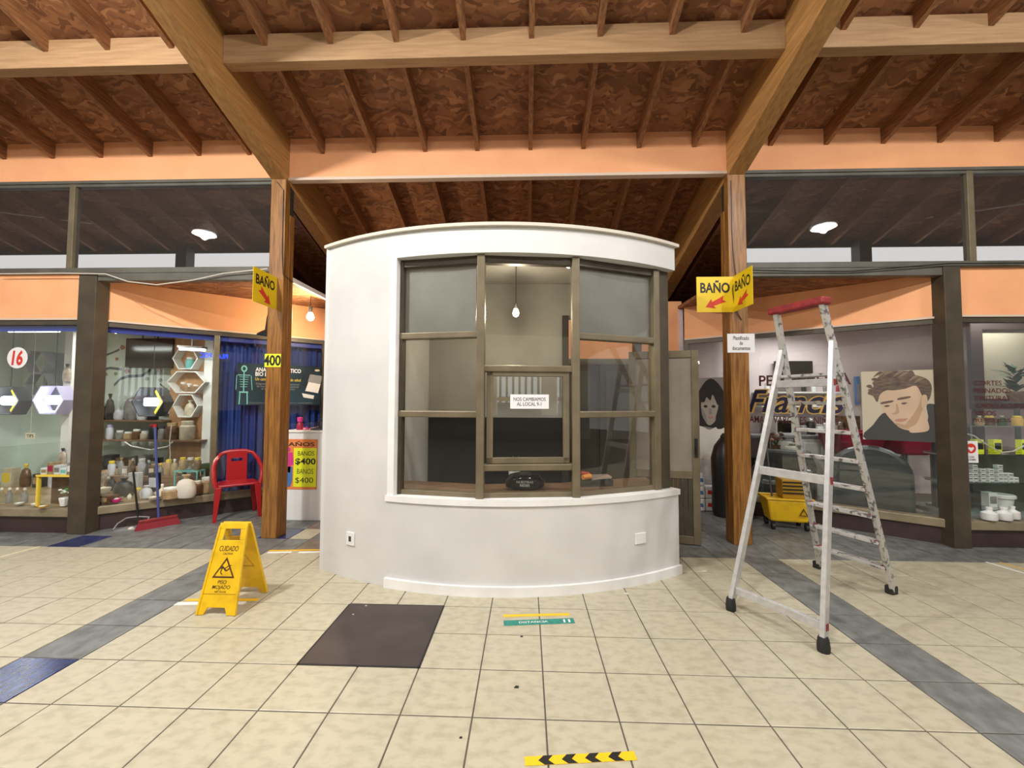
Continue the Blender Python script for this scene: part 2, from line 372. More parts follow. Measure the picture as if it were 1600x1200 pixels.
for n, (a, i, j) in enumerate(cells):
    wd, dp = cols[i+1]-cols[i], rows[j+1]-rows[j]; x, y = (cols[i]+cols[i+1])/2, (rows[j]+rows[j+1])/2; k = tile_kind(i, j)
    if n < 300:
        key = (round(wd, 3), k)
        if key not in tile_cache:
            me = bpy.data.meshes.new('floor_tile'); me.from_pydata(tile_mesh(wd, dp), [], TF); me.materials.append(MATS[k]); tile_cache[key] = me
        o = bpy.data.objects.new('floor_tile', tile_cache[key]); col.objects.link(o); o.parent = floor; o.location = (x, y, random.uniform(-.0004, .0004))
    else:
        mb = restv.setdefault(k, MB()); mb.add([(vx+x, vy+y, vz) for vx, vy, vz in tile_mesh(wd, dp)], TF)
for k, mb in restv.items(): tag(mb.build('floor_tiles_beyond', k, floor), kind='stuff')

# fascia under the roof and the trim below it
for nm, x0, x1 in (('wall_fascia_left', -8.2, -2.762), ('wall_fascia_centre', -2.597, 2.10), ('wall_fascia_right', 2.28, 8.2)):
    struct(MB().box(x0, x1, 4.30, 4.36, 3.865, 4.31).build(nm, 'peach'))
for n, (x0, x1) in enumerate(((-8.2, -2.762), (-2.597, 2.10), (2.28, 8.2))):
    struct(MB().box(x0, x1, 4.285, 4.36, 3.835, 3.865).build('trim_%d' % (n+1), 'peach_trim' if n == 1 else 'olive_steel'))

# transom glazing above the shops
def transom(name, x0, x1, mulls):
    w = thing(name, ((x0+x1)/2, 4.33, 2.88), 'dusty transom glazing above the %s shop' % ('left' if x0 < 0 else 'right'), None, kind='structure')
    xs = [x0]+mulls+[x1]
    for a, b in zip(xs, xs[1:]): MB().box(a+.02, b-.02, 4.328, 4.334, 2.88, 3.835).build('pane', 'transom_glass', w)
    MB().box(x0, x1, 4.30, 4.36, 3.805, 3.835).build('top_rail', 'olive_steel', w)
    MB().box(x0, x1, 4.28, 4.37, 2.825, 2.885).build('bottom_rail', 'olive_steel', w, bevel=.004)
    for a in mulls: MB().box(a-.032, a+.032, 4.295, 4.365, 2.88, 3.835).build('mullion', 'bronze_light', w, bevel=.004)
transom('window_1', -8.2, -2.762, [-6.95, -5.055]); transom('window_2', 2.28, 8.2, [4.562, 6.4])

# the roof void behind the transoms
for n, (x0, x1) in enumerate(((-8.2, -3.62), (3.1, 8.2))):           # milky clerestory band behind the transoms, lit by the day outside
    wv = thing('window_%d' % (n+7), ((x0+x1)/2, 5.88, 2.83), 'bright milky clerestory band seen through the %s transom' % ('left', 'right')[n], None, kind='structure')
    MB().box(x0, x1, 5.85, 5.88, 2.84, 3.625).build('milky_pane', 'clerestory', wv)
    MB().box(x0, x1, 5.88, 5.94, 2.83, 3.66).build('backing_wall', 'white_wall', wv)
    MB().box(x0, x1, 5.83, 5.85, 3.615, 3.66).build('head_rail', 'dark_steel', wv)
for nm, pts in (('ceiling_shop_left', [(-8.2, 4.38), (-2.68, 4.38), (-2.68, 6.9), (-8.2, 6.9)]), ('ceiling_shop_right', [(2.2, 4.38), (8.2, 4.38), (8.2, 6.9), (2.2, 6.9)])):
    struct(MB().prism(pts, (0, 0, 2.785), X, Y_, .045).build(nm, 'osb'))
for n, (x, z) in enumerate(((-5.0, 3.74), (4.62, 3.74))):
    struct(MB().box(x-.08, x+.08, 5.68, 5.83, 2.83, 3.66).build('trim_%d' % (n+4), 'dark_steel'))
struct(MB().box(-16, 16, 8.0, 8.1, 0, 3.3).build('wall_back', 'unlit_wall'))  # near-black colour stands for the unlit depth of the open passage
for n, (p, q) in enumerate(((at(-60, 324, 4.9), at(287, 366, 5.95)), (at(1354, 354, 5.95), at(1660, 309, 4.9)))):
    tag(MB().tube([p, q], .012, 6).build('streak', 'white_plastic'), 'thin white conduit under the roof seen through the %s transom' % ('left', 'right')[n], 'streak')  # thin straight white tube behind each transom
# shop fronts ----------------------------------------------------------------
LA, LB = (-4.80, 4.36), (-2.94, 5.90)
RA, RB = (2.25, 5.90), (4.32, 4.34)
FL, FR = Face(LA, LB), Face(RA, RB)
FL0, FR0 = Face((-8.2, 4.32), (-4.86, 4.32)), Face((4.39, 4.32), (8.2, 4.32))
def shopfront(n, face, mulls, label, blue, wall):
    L = face.L
    w = thing('window_%d' % n, face.p(L/2, 0, 0), label, None, kind='structure')
    us = [0]+mulls+[L]
    for a, b in zip(us, us[1:]): face.box(MB(), a+.02, b-.02, .03, .036, .25, 2.27).build('pane', 'window_glass', w)
    face.box(MB(), 0, L, 0, .07, 2.262, 2.315).build('top_rail', 'bronze', w)
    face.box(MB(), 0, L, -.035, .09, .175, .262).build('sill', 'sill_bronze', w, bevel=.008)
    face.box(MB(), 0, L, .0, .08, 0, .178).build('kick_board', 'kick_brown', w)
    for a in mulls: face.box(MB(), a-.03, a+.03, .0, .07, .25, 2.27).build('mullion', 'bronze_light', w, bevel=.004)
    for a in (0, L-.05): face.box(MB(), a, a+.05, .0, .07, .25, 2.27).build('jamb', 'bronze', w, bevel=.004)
    if blue: face.box(MB(), .05, L, .05, .075, 2.20, 2.262).build('blue_band', 'blue_trim', w)
    p = struct(face.box(MB(), 0, L, 0, .06, 2.335, 2.785 if n in (4, 5) else 2.825).build(wall, 'peach'))
    struct(face.box(MB(), 0, L, -.015, .06, 2.315, 2.335).build('trim_%d' % (n+6), 'peach_trim'))
    return w
u340 = FL.hit(337, 600)[0]; u1150 = FR.hit(1150, 600)[0]
shopfront(3, FL0, [1.2], 'shop window numbered sixteen, straight run at the left', True, 'wall_panel_left')
shopfront(4, FL, [u340], 'slanting shop window of the left shop', True, 'wall_panel_left_slanted')
shopfront(5, FR, [u1150], 'slanting window of the hairdresser', False, 'wall_panel_right_slanted')
shopfront(6, FR0, [1.9], 'straight window of the hairdresser at the right', False, 'wall_panel_right')
for n, (x0, x1) in enumerate(((-4.90, -4.70), (4.235, 4.40))):
    struct(MB().box(x0, x1, 4.27, 4.42, 0, 2.825).build('trim_%d' % (n+13), 'bronze', bevel=.005))
struct(MB().box(-4.72, -2.762, 4.285, 4.37, 2.74, 2.825).build('trim_15', 'olive_steel', bevel=.004))
struct(MB().box(2.28, 4.26, 4.285, 4.37, 2.74, 2.825).build('trim_16', 'olive_steel', bevel=.004))
struct(MB().bar((-2.66, 4.38, 2.80), (-2.66, 6.1, 2.80), .04, .05).build('trim_17', 'white_plastic'))

# corridor behind the kiosk, shop interiors
cb = struct(MB().box(-2.94, 2.25, 6.0, 6.08, 0, 2.9).build('wall_corridor', 'peach'))
MB().box(-.6, 1.86, 5.99, 6.0, .0, 2.0).build('door_surround', 'kick_brown', cb)
for x in (-.2, .62, 1.45):
    MB().box(x-.39, x+.39, 5.97, 5.99, .05, 1.98).build('door_panel', 'bronze', cb); MB().box(x-.30, x+.30, 5.96, 5.972, .9, 1.88).build('door_glass', 'olive_steel', cb)
MB().box(-.6, 1.86, 5.97, 6.0, 1.98, 2.06).build('door_head', 'bronze_light', cb)
struct(MB().box(-8.1, -4.0, 6.3, 6.36, 0, 2.78).build('wall_shop_left', 'mural'))
struct(MB().box(-8.2, -8.1, 4.3, 6.4, 0, 2.8).build('wall_shop_left_end', 'mural'))
struct(MB().box(-8.1, -2.95, 4.42, 6.4, 2.52, 2.545).build('ceiling_left_shop', 'white_wall')) if False else None
struct(MB().box(2.3, 8.2, 6.8, 6.86, 0, 2.78).build('wall_shop_right', 'salon_wall'))
struct(MB().box(8.1, 8.2, 4.3, 6.8, 0, 2.8).build('wall_shop_right_end', 'salon_wall'))
struct(MB().box(2.2, 2.26, 5.98, 6.86, 0, 2.78).build('wall_shop_right_side', 'salon_wall'))
# opposite side of the hall, behind the viewer (seen in reflections)
wr = struct(MB().box(-16, 16, -8.1, -8.0, 0, 3.85).build('wall_rear', 'cream'))
for k in range(2, 6):
    x = -6.6+2.2*k
    o = MB().box(x-.8, x+.8, -7.99, -7.97, 1.0, 2.7).build('window_pane', 'daylight', wr)
    for q in range(-3, 4): MB().box(x+.23*q-.04, x+.23*q+.04, -7.97, -7.94, 1.0, 2.7).build('window_bar', 'bronze', wr)
    MB().box(x-.8, x+.8, -7.93, -7.9, 1.45, 1.6).build('counter_band', ('tape_yellow', 'red_plastic')[k % 2], wr); MB().box(x-.8, x+.8, -7.93, -7.9, .95, 1.4).build('counter_front', 'dark_grey', wr)
MB().box(-16, 16, -7.99, -7.9, .0, .95).build('low_panel', 'kick_brown', wr)
for k, (x, y) in enumerate(HALL_LAMPS):
    zt = deck(y) if y > -1 else 5.97+.309*(y+1)
    t = thing('hall_lamp', (x, y, HALL_Z), 'round pendant hall lamp hung from the roof, %s' % LAMP_WORDS[k], 'lamp', 'pendant lamps over the hall')
    MB().lathe([(.22, 0), (.215, .05), (.12, .2), (.06, .26)], (x, y, HALL_Z), 20).build('shade', 'white_plastic', t, smooth=True)
    MB().lathe([(.19, -.006), (.19, .004)], (x, y, HALL_Z), 20).build('diffuser', 'lamp_glow', t)
    MB().tube([(x, y, HALL_Z+.25), (x, y, zt)], .008, 6).build('rod', 'black', t)
    l = bpy.data.lights.new('hall_light', 'AREA'); l.shape = 'DISK'; l.size = .40; l.energy = HALL_POWER*LAMP_SHARE[k]*.58; l.color = (1, .975, .93)
    lo = bpy.data.objects.new('hall_light', l); col.objects.link(lo); lo.parent = t; lo.location = (0, 0, -.03)
    l = bpy.data.lights.new('fascia_fill', 'POINT'); l.shadow_soft_size = .06; l.energy = HALL_POWER*LAMP_SHARE[k]*1.35; l.color = (1, .975, .93)  # added point light without a bulb, lifts the fascia and roof timbers
    lo = bpy.data.objects.new('fascia_fill', l); col.objects.link(lo); lo.parent = t; lo.location = (0, 0, -.07)

# timber posts -----------------------------------------------------------------
def post(x0, x1, y0, label, inner):
    t = thing('timber_post', ((x0+x1)/2, y0+.085, 0), label, 'post', 'timber posts beside the kiosk')
    MB().box(x0, x1, y0, y0+.085, 0, 3.84).build('shaft', 'post_wood', t, bevel=.006)
    a, b = (x0, x1+.005) if inner > 0 else (x0-.005, x1)
    MB().box(a+.004, b, y0+.085, y0+.17, 0, 3.47).build('side_cheek', 'post_wood', t, bevel=.006)
    MB().box(a+.02, b-.01, y0+.085, y0+.16, 3.47, 3.84).build('steel_shoe', 'dark_steel', t)
    return t
pl = post(-2.762, -2.597, 4.245, 'worn varnished timber post between the left shop and the white kiosk', 1)
pr = post(2.095, 2.28, 4.275, 'worn varnished timber post behind the stepladder', -1)
# ================================================================== KIOSK
KC = (-.27, 5.86); KR = 2.775
kiosk = thing('kiosk', (-.25, 3.9, 0), 'white curved kiosk with bronze window frames in the middle of the arcade', 'kiosk')
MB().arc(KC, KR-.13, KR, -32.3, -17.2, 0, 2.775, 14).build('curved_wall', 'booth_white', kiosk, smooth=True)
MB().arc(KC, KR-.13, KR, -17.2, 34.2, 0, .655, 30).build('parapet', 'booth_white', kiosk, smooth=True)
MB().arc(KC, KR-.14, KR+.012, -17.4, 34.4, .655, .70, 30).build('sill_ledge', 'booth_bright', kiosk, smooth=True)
MB().arc(KC, KR-.13, KR, -17.2, 34.0, 2.575, 2.775, 30).build('header', 'booth_header_lit', kiosk, smooth=True)
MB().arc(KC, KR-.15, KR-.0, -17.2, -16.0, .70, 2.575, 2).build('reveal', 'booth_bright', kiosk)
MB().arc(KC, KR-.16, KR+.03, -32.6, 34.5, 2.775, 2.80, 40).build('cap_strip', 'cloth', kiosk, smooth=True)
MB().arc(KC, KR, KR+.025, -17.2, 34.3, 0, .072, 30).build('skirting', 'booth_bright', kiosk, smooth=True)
rp = [(KC[0]+(KR-.1)*math.sin(math.radians(a)), KC[1]-(KR-.1)*math.cos(math.radians(a))) for a in range(-32, 35, 3)]+[(1.24, 4.45), (-1.70, 4.6)]
MB().prism(rp, (0, 0, 2.735), X, Y_, .04).build('roof_slab', 'booth_grey_wall', kiosk)
MB().box(-1.76, -1.68, 3.50, 4.6, 0, 2.775).build('side_wall', 'booth_white', kiosk)
MB().box(-1.14, -1.08, 3.27, 4.5, .0, 2.735).build('partition', 'booth_white', kiosk)
MB().box(-1.68, .40, 4.5, 4.57, 1.26, 2.735).build('back_wall', 'booth_grey_wall', kiosk)
MB().box(-1.68, .40, 4.5, 4.57, 0, 1.26).build('back_dado', 'black_panel', kiosk)
MB().box(.40, 1.24, 4.5, 4.57, 2.35, 2.735).build('back_lintel', 'booth_grey_wall', kiosk)
MB().box(.39, .46, 4.48, 4.59, 0, 2.38).build('doorway_frame', 'dark_steel', kiosk)
MB().box(1.17, 1.24, 4.45, 4.57, 0, 2.735).build('rear_jamb', 'bronze', kiosk)
MB().prism([(-1.08, 3.36), (-.37, 3.23), (.38, 3.30), (1.12, 3.60), (1.12, 3.95), (.3, 3.62), (-.4, 3.52), (-1.08, 3.66)], (0, 0, .695), X, Y_, .035).build('counter', 'counter_wood', kiosk)
# window bays
P = [Vector((-1.045, 3.265, 0)), Vector((-.352, 3.155, 0)), Vector((.385, 3.235, 0)), Vector((1.125, 3.545, 0))]
bays = [Face(P[k], P[k+1]) for k in range(3)]
ZB, ZT = .70, 2.56
def zof(face, x, y): return face.hit(x, y)[1]
for k, f in enumerate(bays):
    L = f.L
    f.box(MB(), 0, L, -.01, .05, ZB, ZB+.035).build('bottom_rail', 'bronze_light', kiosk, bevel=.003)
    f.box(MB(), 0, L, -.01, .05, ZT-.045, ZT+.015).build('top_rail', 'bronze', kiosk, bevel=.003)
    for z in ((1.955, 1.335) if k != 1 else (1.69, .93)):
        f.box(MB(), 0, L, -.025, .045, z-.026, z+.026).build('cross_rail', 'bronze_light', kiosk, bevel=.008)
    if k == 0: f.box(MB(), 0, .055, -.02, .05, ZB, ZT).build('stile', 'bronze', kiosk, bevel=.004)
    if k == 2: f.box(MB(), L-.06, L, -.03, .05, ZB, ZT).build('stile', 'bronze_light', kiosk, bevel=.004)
    zs = [ZB+.03]+sorted((1.955, 1.335) if k != 1 else (1.69, .93))+[ZT-.04]
    for a, b in zip(zs, zs[1:]):
        f.box(MB(), .02, L-.02, .015, .02, a, b).build('pane', 'booth_glass', kiosk)
    if k != 1: f.box(MB(), .04, L-.05, .03, .034, 1.98, ZT-.05).build('frosted_sheet', 'frosted', kiosk)
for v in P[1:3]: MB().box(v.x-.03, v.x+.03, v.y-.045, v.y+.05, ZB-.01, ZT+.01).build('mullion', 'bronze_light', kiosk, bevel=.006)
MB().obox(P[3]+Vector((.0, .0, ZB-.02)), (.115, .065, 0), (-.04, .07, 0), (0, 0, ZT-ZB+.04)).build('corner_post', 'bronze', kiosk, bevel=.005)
f = bays[1]; L = f.L
for a, b, z0, z1 in ((.045, .095, .96, 1.67), (L-.10, L-.05, .96, 1.67), (.045, L-.05, .96, 1.005), (.045, L-.05, 1.63, 1.67)):
    f.box(MB(), a, b, -.012, .012, z0, z1).build('sash_bar', 'bronze_light', kiosk, bevel=.003)
def plate_on_arc(name, px, z, w, h, m, label, cat):
    a = math.asin((px-KC[0])/KR); c = Vector((KC[0]+KR*math.sin(a), KC[1]-KR*math.cos(a), z)); ex = Vector((math.cos(a), math.sin(a), 0))
    t = thing(name, c, label, cat)
    MB().obox(c-ex*w/2-Z*h/2, ex*w, Vector((math.sin(a), -math.cos(a), 0))*.012, Z*h).build('cover_plate', m, t, bevel=.003)
    return t, c, ex, Vector((math.sin(a), -math.cos(a), 0))
t, c, ex, n = plate_on_arc('wall_socket', -1.42, .32, .085, .105, 'white_plastic', 'white wall socket low on the left end of the kiosk wall', 'socket')
MB().obox(c-ex*.012-Z*.02+n*.012, ex*.024, n*.004, Z*.04).build('outlet_slot', 'dark_grey', t)
plate_on_arc('blank_plate', .905, .355, .105, .085, 'booth_bright', 'blank painted cover plate low on the right of the kiosk parapet', 'cover plate')
# paper notice on the sliding sash
c = f.p(*[(f.hit(797, 640)[0]+f.hit(857, 640)[0])/2], -.016, 1.435)
t = thing('paper_notice', c, 'white paper notice taped to the kiosk sliding window', 'notice')
MB().obox(c-f.e*.15-Z*.055, f.e*.30, f.n*.002, Z*.11).build('sheet', 'white_paper', t)
text('lettering', 'NOS CAMBIAMOS\nAL LOCAL 9-1', c-f.n*.0005, f.e, Z, .25, .065, 'ink', t)
# hanging bulb inside the kiosk
b = at(806, 488, 3.9)
t = thing('hanging_bulb', b, 'bare glowing bulb on a cord inside the white kiosk', 'bulb')
MB().lathe([(.004, -.045), (.022, -.035), (.03, -.012), (.026, .012), (.014, .035)], b, 12).build('glass', 'bulb_glow', t, smooth=True)
MB().lathe([(.016, .035), (.017, .085), (.006, .09)], b, 10).build('socket', 'black', t)
MB().tube([b+Z*.09, Vector((b.x, b.y, 2.735))], .004, 6).build('cord', 'black', t)
def point_light(parent, off, e, c, r=.03):
    l = bpy.data.lights.new('bulb_light', 'POINT'); l.energy = e; l.color = c; l.shadow_soft_size = r
    o = bpy.data.objects.new('bulb_light', l); col.objects.link(o); o.parent = parent; o.location = off
point_light(t, (0, -.06, -.02), 14, (1, .85, .62))
# things on the kiosk counter
c = on_floor(820, 764, .73)
t = thing('black_bag', c, 'crumpled black plastic bag with white lettering on the kiosk counter', 'bag')
MB().lathe([(.10, 0), (.155, .02), (.165, .07), (.12, .12), (.03, .14)], c, 16, 1, .55).build('bag_body', 'black_gloss', t, smooth=True)
text('lettering', 'NUESTRAS\nREDES', c+Vector((.0, -.093, .06)), X, Z, .13, .045, 'white_paper', t)
c2 = on_floor(803, 762, .73)+Vector((0, .06, 0))
t = thing('leafy_plant', c2, 'small potted plant with bright green pointed leaves behind the black bag', 'plant')
MB().lathe([(.035, 0), (.05, .11), (.05, .115)], c2+Vector((0, .05, 0)), 12).build('pot', 'white_plastic', t, smooth=True)
for k in range(7):
    a = k*.9; d = Vector((math.cos(a), math.sin(a), 0)); o = c2+Vector((0, .05, .11)); q = Vector((-d.y, d.x, 0))
    MB().add([o-q*.008, o+d*.045+Z*.06-q*.02, o+d*.06+Z*.13, o+d*.045+Z*.06+q*.02, o+q*.008, o+d*.04+Z*.05], [(0, 1, 5), (1, 2, 5), (2, 3, 5), (3, 4, 5), (4, 0, 5)]).build('leaf', 'green', t)
c = on_floor(930, 758, .73)
t = thing('serving_tray', c, 'black tray holding foil and wrapped goods on the kiosk counter', 'tray')
tr = [(-.13, -.09), (.14, -.03), (.13, .10), (-.14, .05)]
MB().prism(tr, c, X, Y_, .012).build('tray_base', 'black', t)
for k in range(4):
    a, b = Vector((*tr[k], 0)), Vector((*tr[(k+1) % 4], 0)); MB().bar(c+a+Z*.025, c+b+Z*.025, .012, .05).build('tray_rim', 'black', t)
MB().hexa([c+Vector(v) for v in ((-.03, -.05, .05), (.13, -.02, .06), (.12, .07, .06), (-.05, .05, .05), (-.02, -.04, .055), (.14, -.02, .075), (.11, .06, .085), (-.05, .04, .08))]).build('foil', 'silver', t)
MB().tube([c+Vector((-.11, -.04, .07)), c+Vector((-.04, -.0, .075))], .022, 8).build('orange_roll', 'orange', t, smooth=True)
MB().tube([c+Vector((-.12, .01, .10)), c+Vector((-.05, .03, .09))], .016, 8).build('red_roll', 'red_plastic', t, smooth=True)
# open aluminium door of the kiosk
A, B = on_floor(1096, 854), Vector((1.08, 4.37, 0))
dr = Face((B.x, B.y), (A.x, A.y)); L = dr.L
t = thing('door_leaf', dr.p(L/2, 0, 0), 'open bronze aluminium door with grey panel and ribbed lower part, right of the kiosk', 'door')
for u0, u1, z0, z1 in ((0, .07, .01, 1.965), (L-.07, L, .01, 1.965), (.07, L-.07, 1.89, 1.965), (.07, L-.07, .66, .74), (.07, L-.07, .01, .09)):
    dr.box(MB(), u0, u1, 0, .04, z0, z1).build('frame_bar', 'bronze_light', t, bevel=.004)
dr.box(MB(), .07, L-.07, .012, .025, .74, 1.89).build('upper_panel', 'door_grey', t)
ns = 12
for k in range(ns):
    u = .07+(L-.14)*k/ns; dr.box(MB(), u+.003, u+(L-.14)/ns-.003, .008, .028, .09, .66).build('rib', 'bronze', t)
h = dr.box(MB(), L-.05, L-.02, -.012, 0, .88, 1.07).build('handle_plate', 'black', t, bevel=.004)
dr.box(MB(), L-.043, L-.027, -.04, -.012, .93, .99).build('latch', 'black', h, bevel=.004)
# ================================================================== STEPLADDER
l1, l2, l3, l4 = on_floor(1142, 953), on_floor(1287, 1018), on_floor(1396, 928), on_floor(1281, 888)
hA, hB = Vector((1.845, 3.02, 1.80)), Vector((1.955, 2.681, 1.80))
tA, tB = Vector((1.75, 2.92, 2.075)), Vector((1.86, 2.63, 2.075))
t = thing('stepladder', (2.1, 3.05, 0), 'paint-spattered aluminium stepladder with red top, standing open on the tiles', 'ladder')
def mix(a, b, k): return a+(b-a)*k
for p, q in ((l1, hA), (l2, hB)):
    r = MB().bar(p+Z*.03, q+(q-p).normalized()*.03, .056, .028, (.55, -.83, 0)).build('front_rail', 'aluminium', t, bevel=.003)
    MB().lathe([(.032, 0), (.034, .03), (.028, .075), (.024, .085)], p, 10).build('rubber_foot', 'rubber', r, smooth=True)
for p, q in ((l3, tB), (l4, tA)):
    r = MB().bar(p+Z*.03, q, .056, .028, (.55, -.83, 0)).build('rear_rail', 'aluminium_worn', t, bevel=.003)
    MB().obox(p-Vector((.03, .03, 0)), (.06, .02, 0), (-.02, .05, 0), (0, 0, .06)).build('rubber_foot', 'rubber', r, bevel=.006)
for z, h in ((.135, .05), (.96, .055), (1.565, .05)):
    a, b = mix(l1, hA, z/1.8), mix(l2, hB, z/1.8); d = (b-a).normalized()
    c = MB().bar(a-d*.012, b+d*.012, .03, h).build('crossbar', 'aluminium', t, bevel=.004)
    MB().bar(b+d*.004, b+d*.016, .032, h*.8).build('end_cap', 'red_worn', c)
for k in range(7):
    z = .215+.203*k; a, b = mix(l4, tA, z/2.075), mix(l3, tB, z/2.075); d = (b-a).normalized()
    st = MB().bar(a, b, .075, .024).build('step', 'aluminium_worn', t, bevel=.003)
    for e, s in ((a, 1), (b, -1)): MB().bar(e+d*s*.0, e+d*s*.030, .062, .028).build('step_bracket', 'red_worn', st, bevel=.003)
a, b = mix(l4, tA, 1.62/2.075), mix(l3, tB, 1.62/2.075); c = (mix(l1, hA, 1.62/1.8)+mix(l2, hB, 1.62/1.8))/2; m_ = (a+b)/2; dd = (c-m_); dd.z = 0
pf = MB().obox(a+Z*-.01, b-a, dd*.85, Z*.02).build('platform', 'aluminium_worn', t, bevel=.004)
d = (tB-tA).normalized()
MB().bar(tA-d*.035, tB+d*.035, .085, .05).build('top_cap', 'red_worn', t, bevel=.012)
for p in (hA, hB): MB().bar(p-d*.018, p+d*.018, .04, .05).build('hinge', 'aluminium', t, bevel=.008)
p = mix(l3, tB, .05); MB().bar(mix(l3, tB, .1), mix(mix(l4, tA, .1), mix(l3, tB, .1), .8)+Z*.0, .01, .012).build('brace', 'dark_steel', t)

# ================================================================== WET FLOOR SIGN
def sign_panel(name, o, top, parent, s):
    ey = (top-o); H_ = ey.length; ey.normalize(); ex = X*s
    w = lambda v: .137-.037*v/H_
    mb = MB()
    mb.prism([(-.137, 0), (-.088, 0), (-.066, .045), (.052, .045), (.074, 0), (.137, 0), (w(.47), .47), (-w(.47), .47)], o, ex, ey, .012)
    mb.prism([(-w(.47), .47), (-.062, .47), (-.055, .545), (-w(.545), .545)], o, ex, ey, .012)
    mb.prism([(.062, .47), (w(.47), .47), (w(.545), .545), (.055, .545)], o, ex, ey, .012)
    mb.prism([(-w(.545), .545), (w(.545), .545), (w(H_), H_), (-w(H_), H_)], o, ex, ey, .014)
    p = mb.build(name, 'yellow_plastic', parent, bevel=.003)
    n = ex.cross(ey).normalized()
    for sg in (-1, 1): MB().bar(o+ex*sg*.130+n*.012, o+ey*(H_-.02)+ex*sg*.095+n*.012, .014, .014, n).build('rim', 'yellow_plastic', p, bevel=.003)
    MB().prism([(-w(.125)+.006, .125), (w(.125)-.006, .125), (w(.131)-.006, .131), (-w(.131)+.006, .131)], o+n*.012, ex, ey, .001).build('crease', 'yellow_dark', p)
    return p, o, ex, ey, n
ws = thing('wet_floor_sign', (-2.07, 2.9, 0), 'yellow folding wet floor warning sign standing on the tiles', 'sign')
top = Vector((-2.072, 2.897, .563))
p, o, ex, ey, n = sign_panel('front_panel', Vector((-2.069, 2.739, 0)), top, ws, 1)
o2 = o+n*.0125
text('caution_lettering', 'CUIDADO', o2+ey*.415, ex, ey, .135, .035, 'sign_ink', p, .008, .15)
text('caution_lettering', 'CAUTION', o2+ey*.382, ex, ey, .07, .014, 'sign_ink', p, .008, .15)
MB().ring_prism([(-.078, .228), (.078, .228), (0, .36)], [(-.062, .238), (.062, .238), (0, .34)], o2, ex, ey, .001).build('triangle', 'sign_ink', p)
fig = MB()
for a, b, w_ in (((-.022, .30), (.012, .272), .010), ((.012, .272), (.034, .29), .008), ((-.004, .285), (.024, .305), .006), ((-.018, .297), (-.026, .262), .007), ((-.026, .262), (-.012, .248), .006), ((-.018, .297), (-.032, .286), .006)):
    fig.bar(o2+ex*a[0]+ey*a[1], o2+ex*b[0]+ey*b[1], w_, .0015, n)
fig.lathe([(.0065, 0), (.0065, .001)], o2+ex*.036+ey*.308, 10).build('falling_figure', 'sign_ink', p)
text('wet_floor_lettering', 'PISO\nMOJADO', o2+ey*.183, ex, ey, .125, .062, 'sign_ink', p, .008, .15)
text('wet_floor_lettering', 'WET FLOOR', o2+ey*.142, ex, ey, .08, .012, 'sign_ink', p, .008, .15)
p, o, ex, ey, n = sign_panel('back_panel', Vector((-2.07, 3.062, 0)), top+Vector((0, .012, 0)), ws, -1)
MB().ring_prism([(-.078, .228), (.078, .228), (0, .36)], [(-.066, .236), (.066, .236), (0, .345)], o-n*.0005, ex, ey, -.001).build('triangle', 'yellow_dark', p)
MB().tube([top+Vector((-.09, .0, -.012)), top+Vector((.09, .0, -.012))], .012, 10).build('hinge_rod', 'yellow_plastic', ws)

# ================================================================== FLOOR COVER AND TAPES
pc = thing('floor_cover', ((PLATE[0]+PLATE[1])/2, (PLATE[2]+PLATE[3])/2, 0), 'dark brown steel inspection cover set in the floor in front of the kiosk', 'floor cover')
MB().box(PLATE[0]+.004, PLATE[1]-.004, PLATE[2]+.004, PLATE[3]-.004, -.01, .003).build('plate', 'plate', pc, bevel=.002)
for q in ((-1.12, 2.90), (-1.16, 2.78)): MB().lathe([(.008, .003), (.006, .0055)], (*q, 0), 8).build('screw', 'silver', pc)
for a, b in (((PLATE[0], PLATE[2]), (PLATE[1], PLATE[2])), ((PLATE[0], PLATE[2]), (PLATE[0], PLATE[3])), ((PLATE[1], PLATE[2]), (PLATE[1], PLATE[3])), ((PLATE[0], PLATE[3]), (PLATE[1], PLATE[3]))):
    MB().bar((*a, .0005), (*b, .0005), .014, .003).build('edge_strip', 'rubber', pc)
def strip(name, p, q, w_, m, parent, z=.0012):
    p, q = Vector((p[0], p[1], z)), Vector((q[0], q[1], z)); return MB().bar(p, q, w_, .0012).build(name, m, parent)
t = thing('floor_tape', (-2.2, 2.9, 0), 'yellow and white tape stuck to the floor under the wet floor sign', 'floor tape')
strip('yellow_band', (-2.44, 2.93), (-1.93, 2.955), .034, 'tape_yellow', t); strip('white_band', (-2.47, 2.875), (-1.99, 2.905), .045, 'tape_white', t)
t = thing('floor_tape', (-2.2, 3.9, 0), 'yellow and white tape on the floor left of the kiosk', 'floor tape')
strip('yellow_band', (-2.46, 3.905), (-1.98, 3.95), .03, 'tape_yellow', t); strip('white_band', (-2.44, 3.86), (-2.22, 3.88), .04, 'tape_white', t); strip('white_band', (-2.15, 3.875), (-1.96, 3.9), .04, 'tape_white', t)
t = thing('floor_tape', (-5.0, 3.8, 0), 'faded yellow line on the floor below the window with the number', 'floor tape')
strip('yellow_band', on_floor(-20, 876), on_floor(62, 854), .03, 'cream', t)
t = thing('floor_tape', (4.5, 3.8, 0), 'white and yellow lines on the floor at the right edge', 'floor tape')
strip('white_band', on_floor(1540, 878), on_floor(1640, 908), .022, 'tape_white', t); strip('yellow_band', on_floor(1562, 879), on_floor(1660, 906), .018, 'tape_yellow', t)
t = thing('floor_sticker', (.08, 2.76, 0), 'worn teal distance sticker with white print on the floor before the kiosk', 'floor sticker')
strip('sticker', on_floor(787, 974), on_floor(897, 970), .062, 'tape_green', t)
a, b = on_floor(787, 974), on_floor(897, 970); e = (b-a).normalized(); q = Vector((-e.y, e.x, 0))
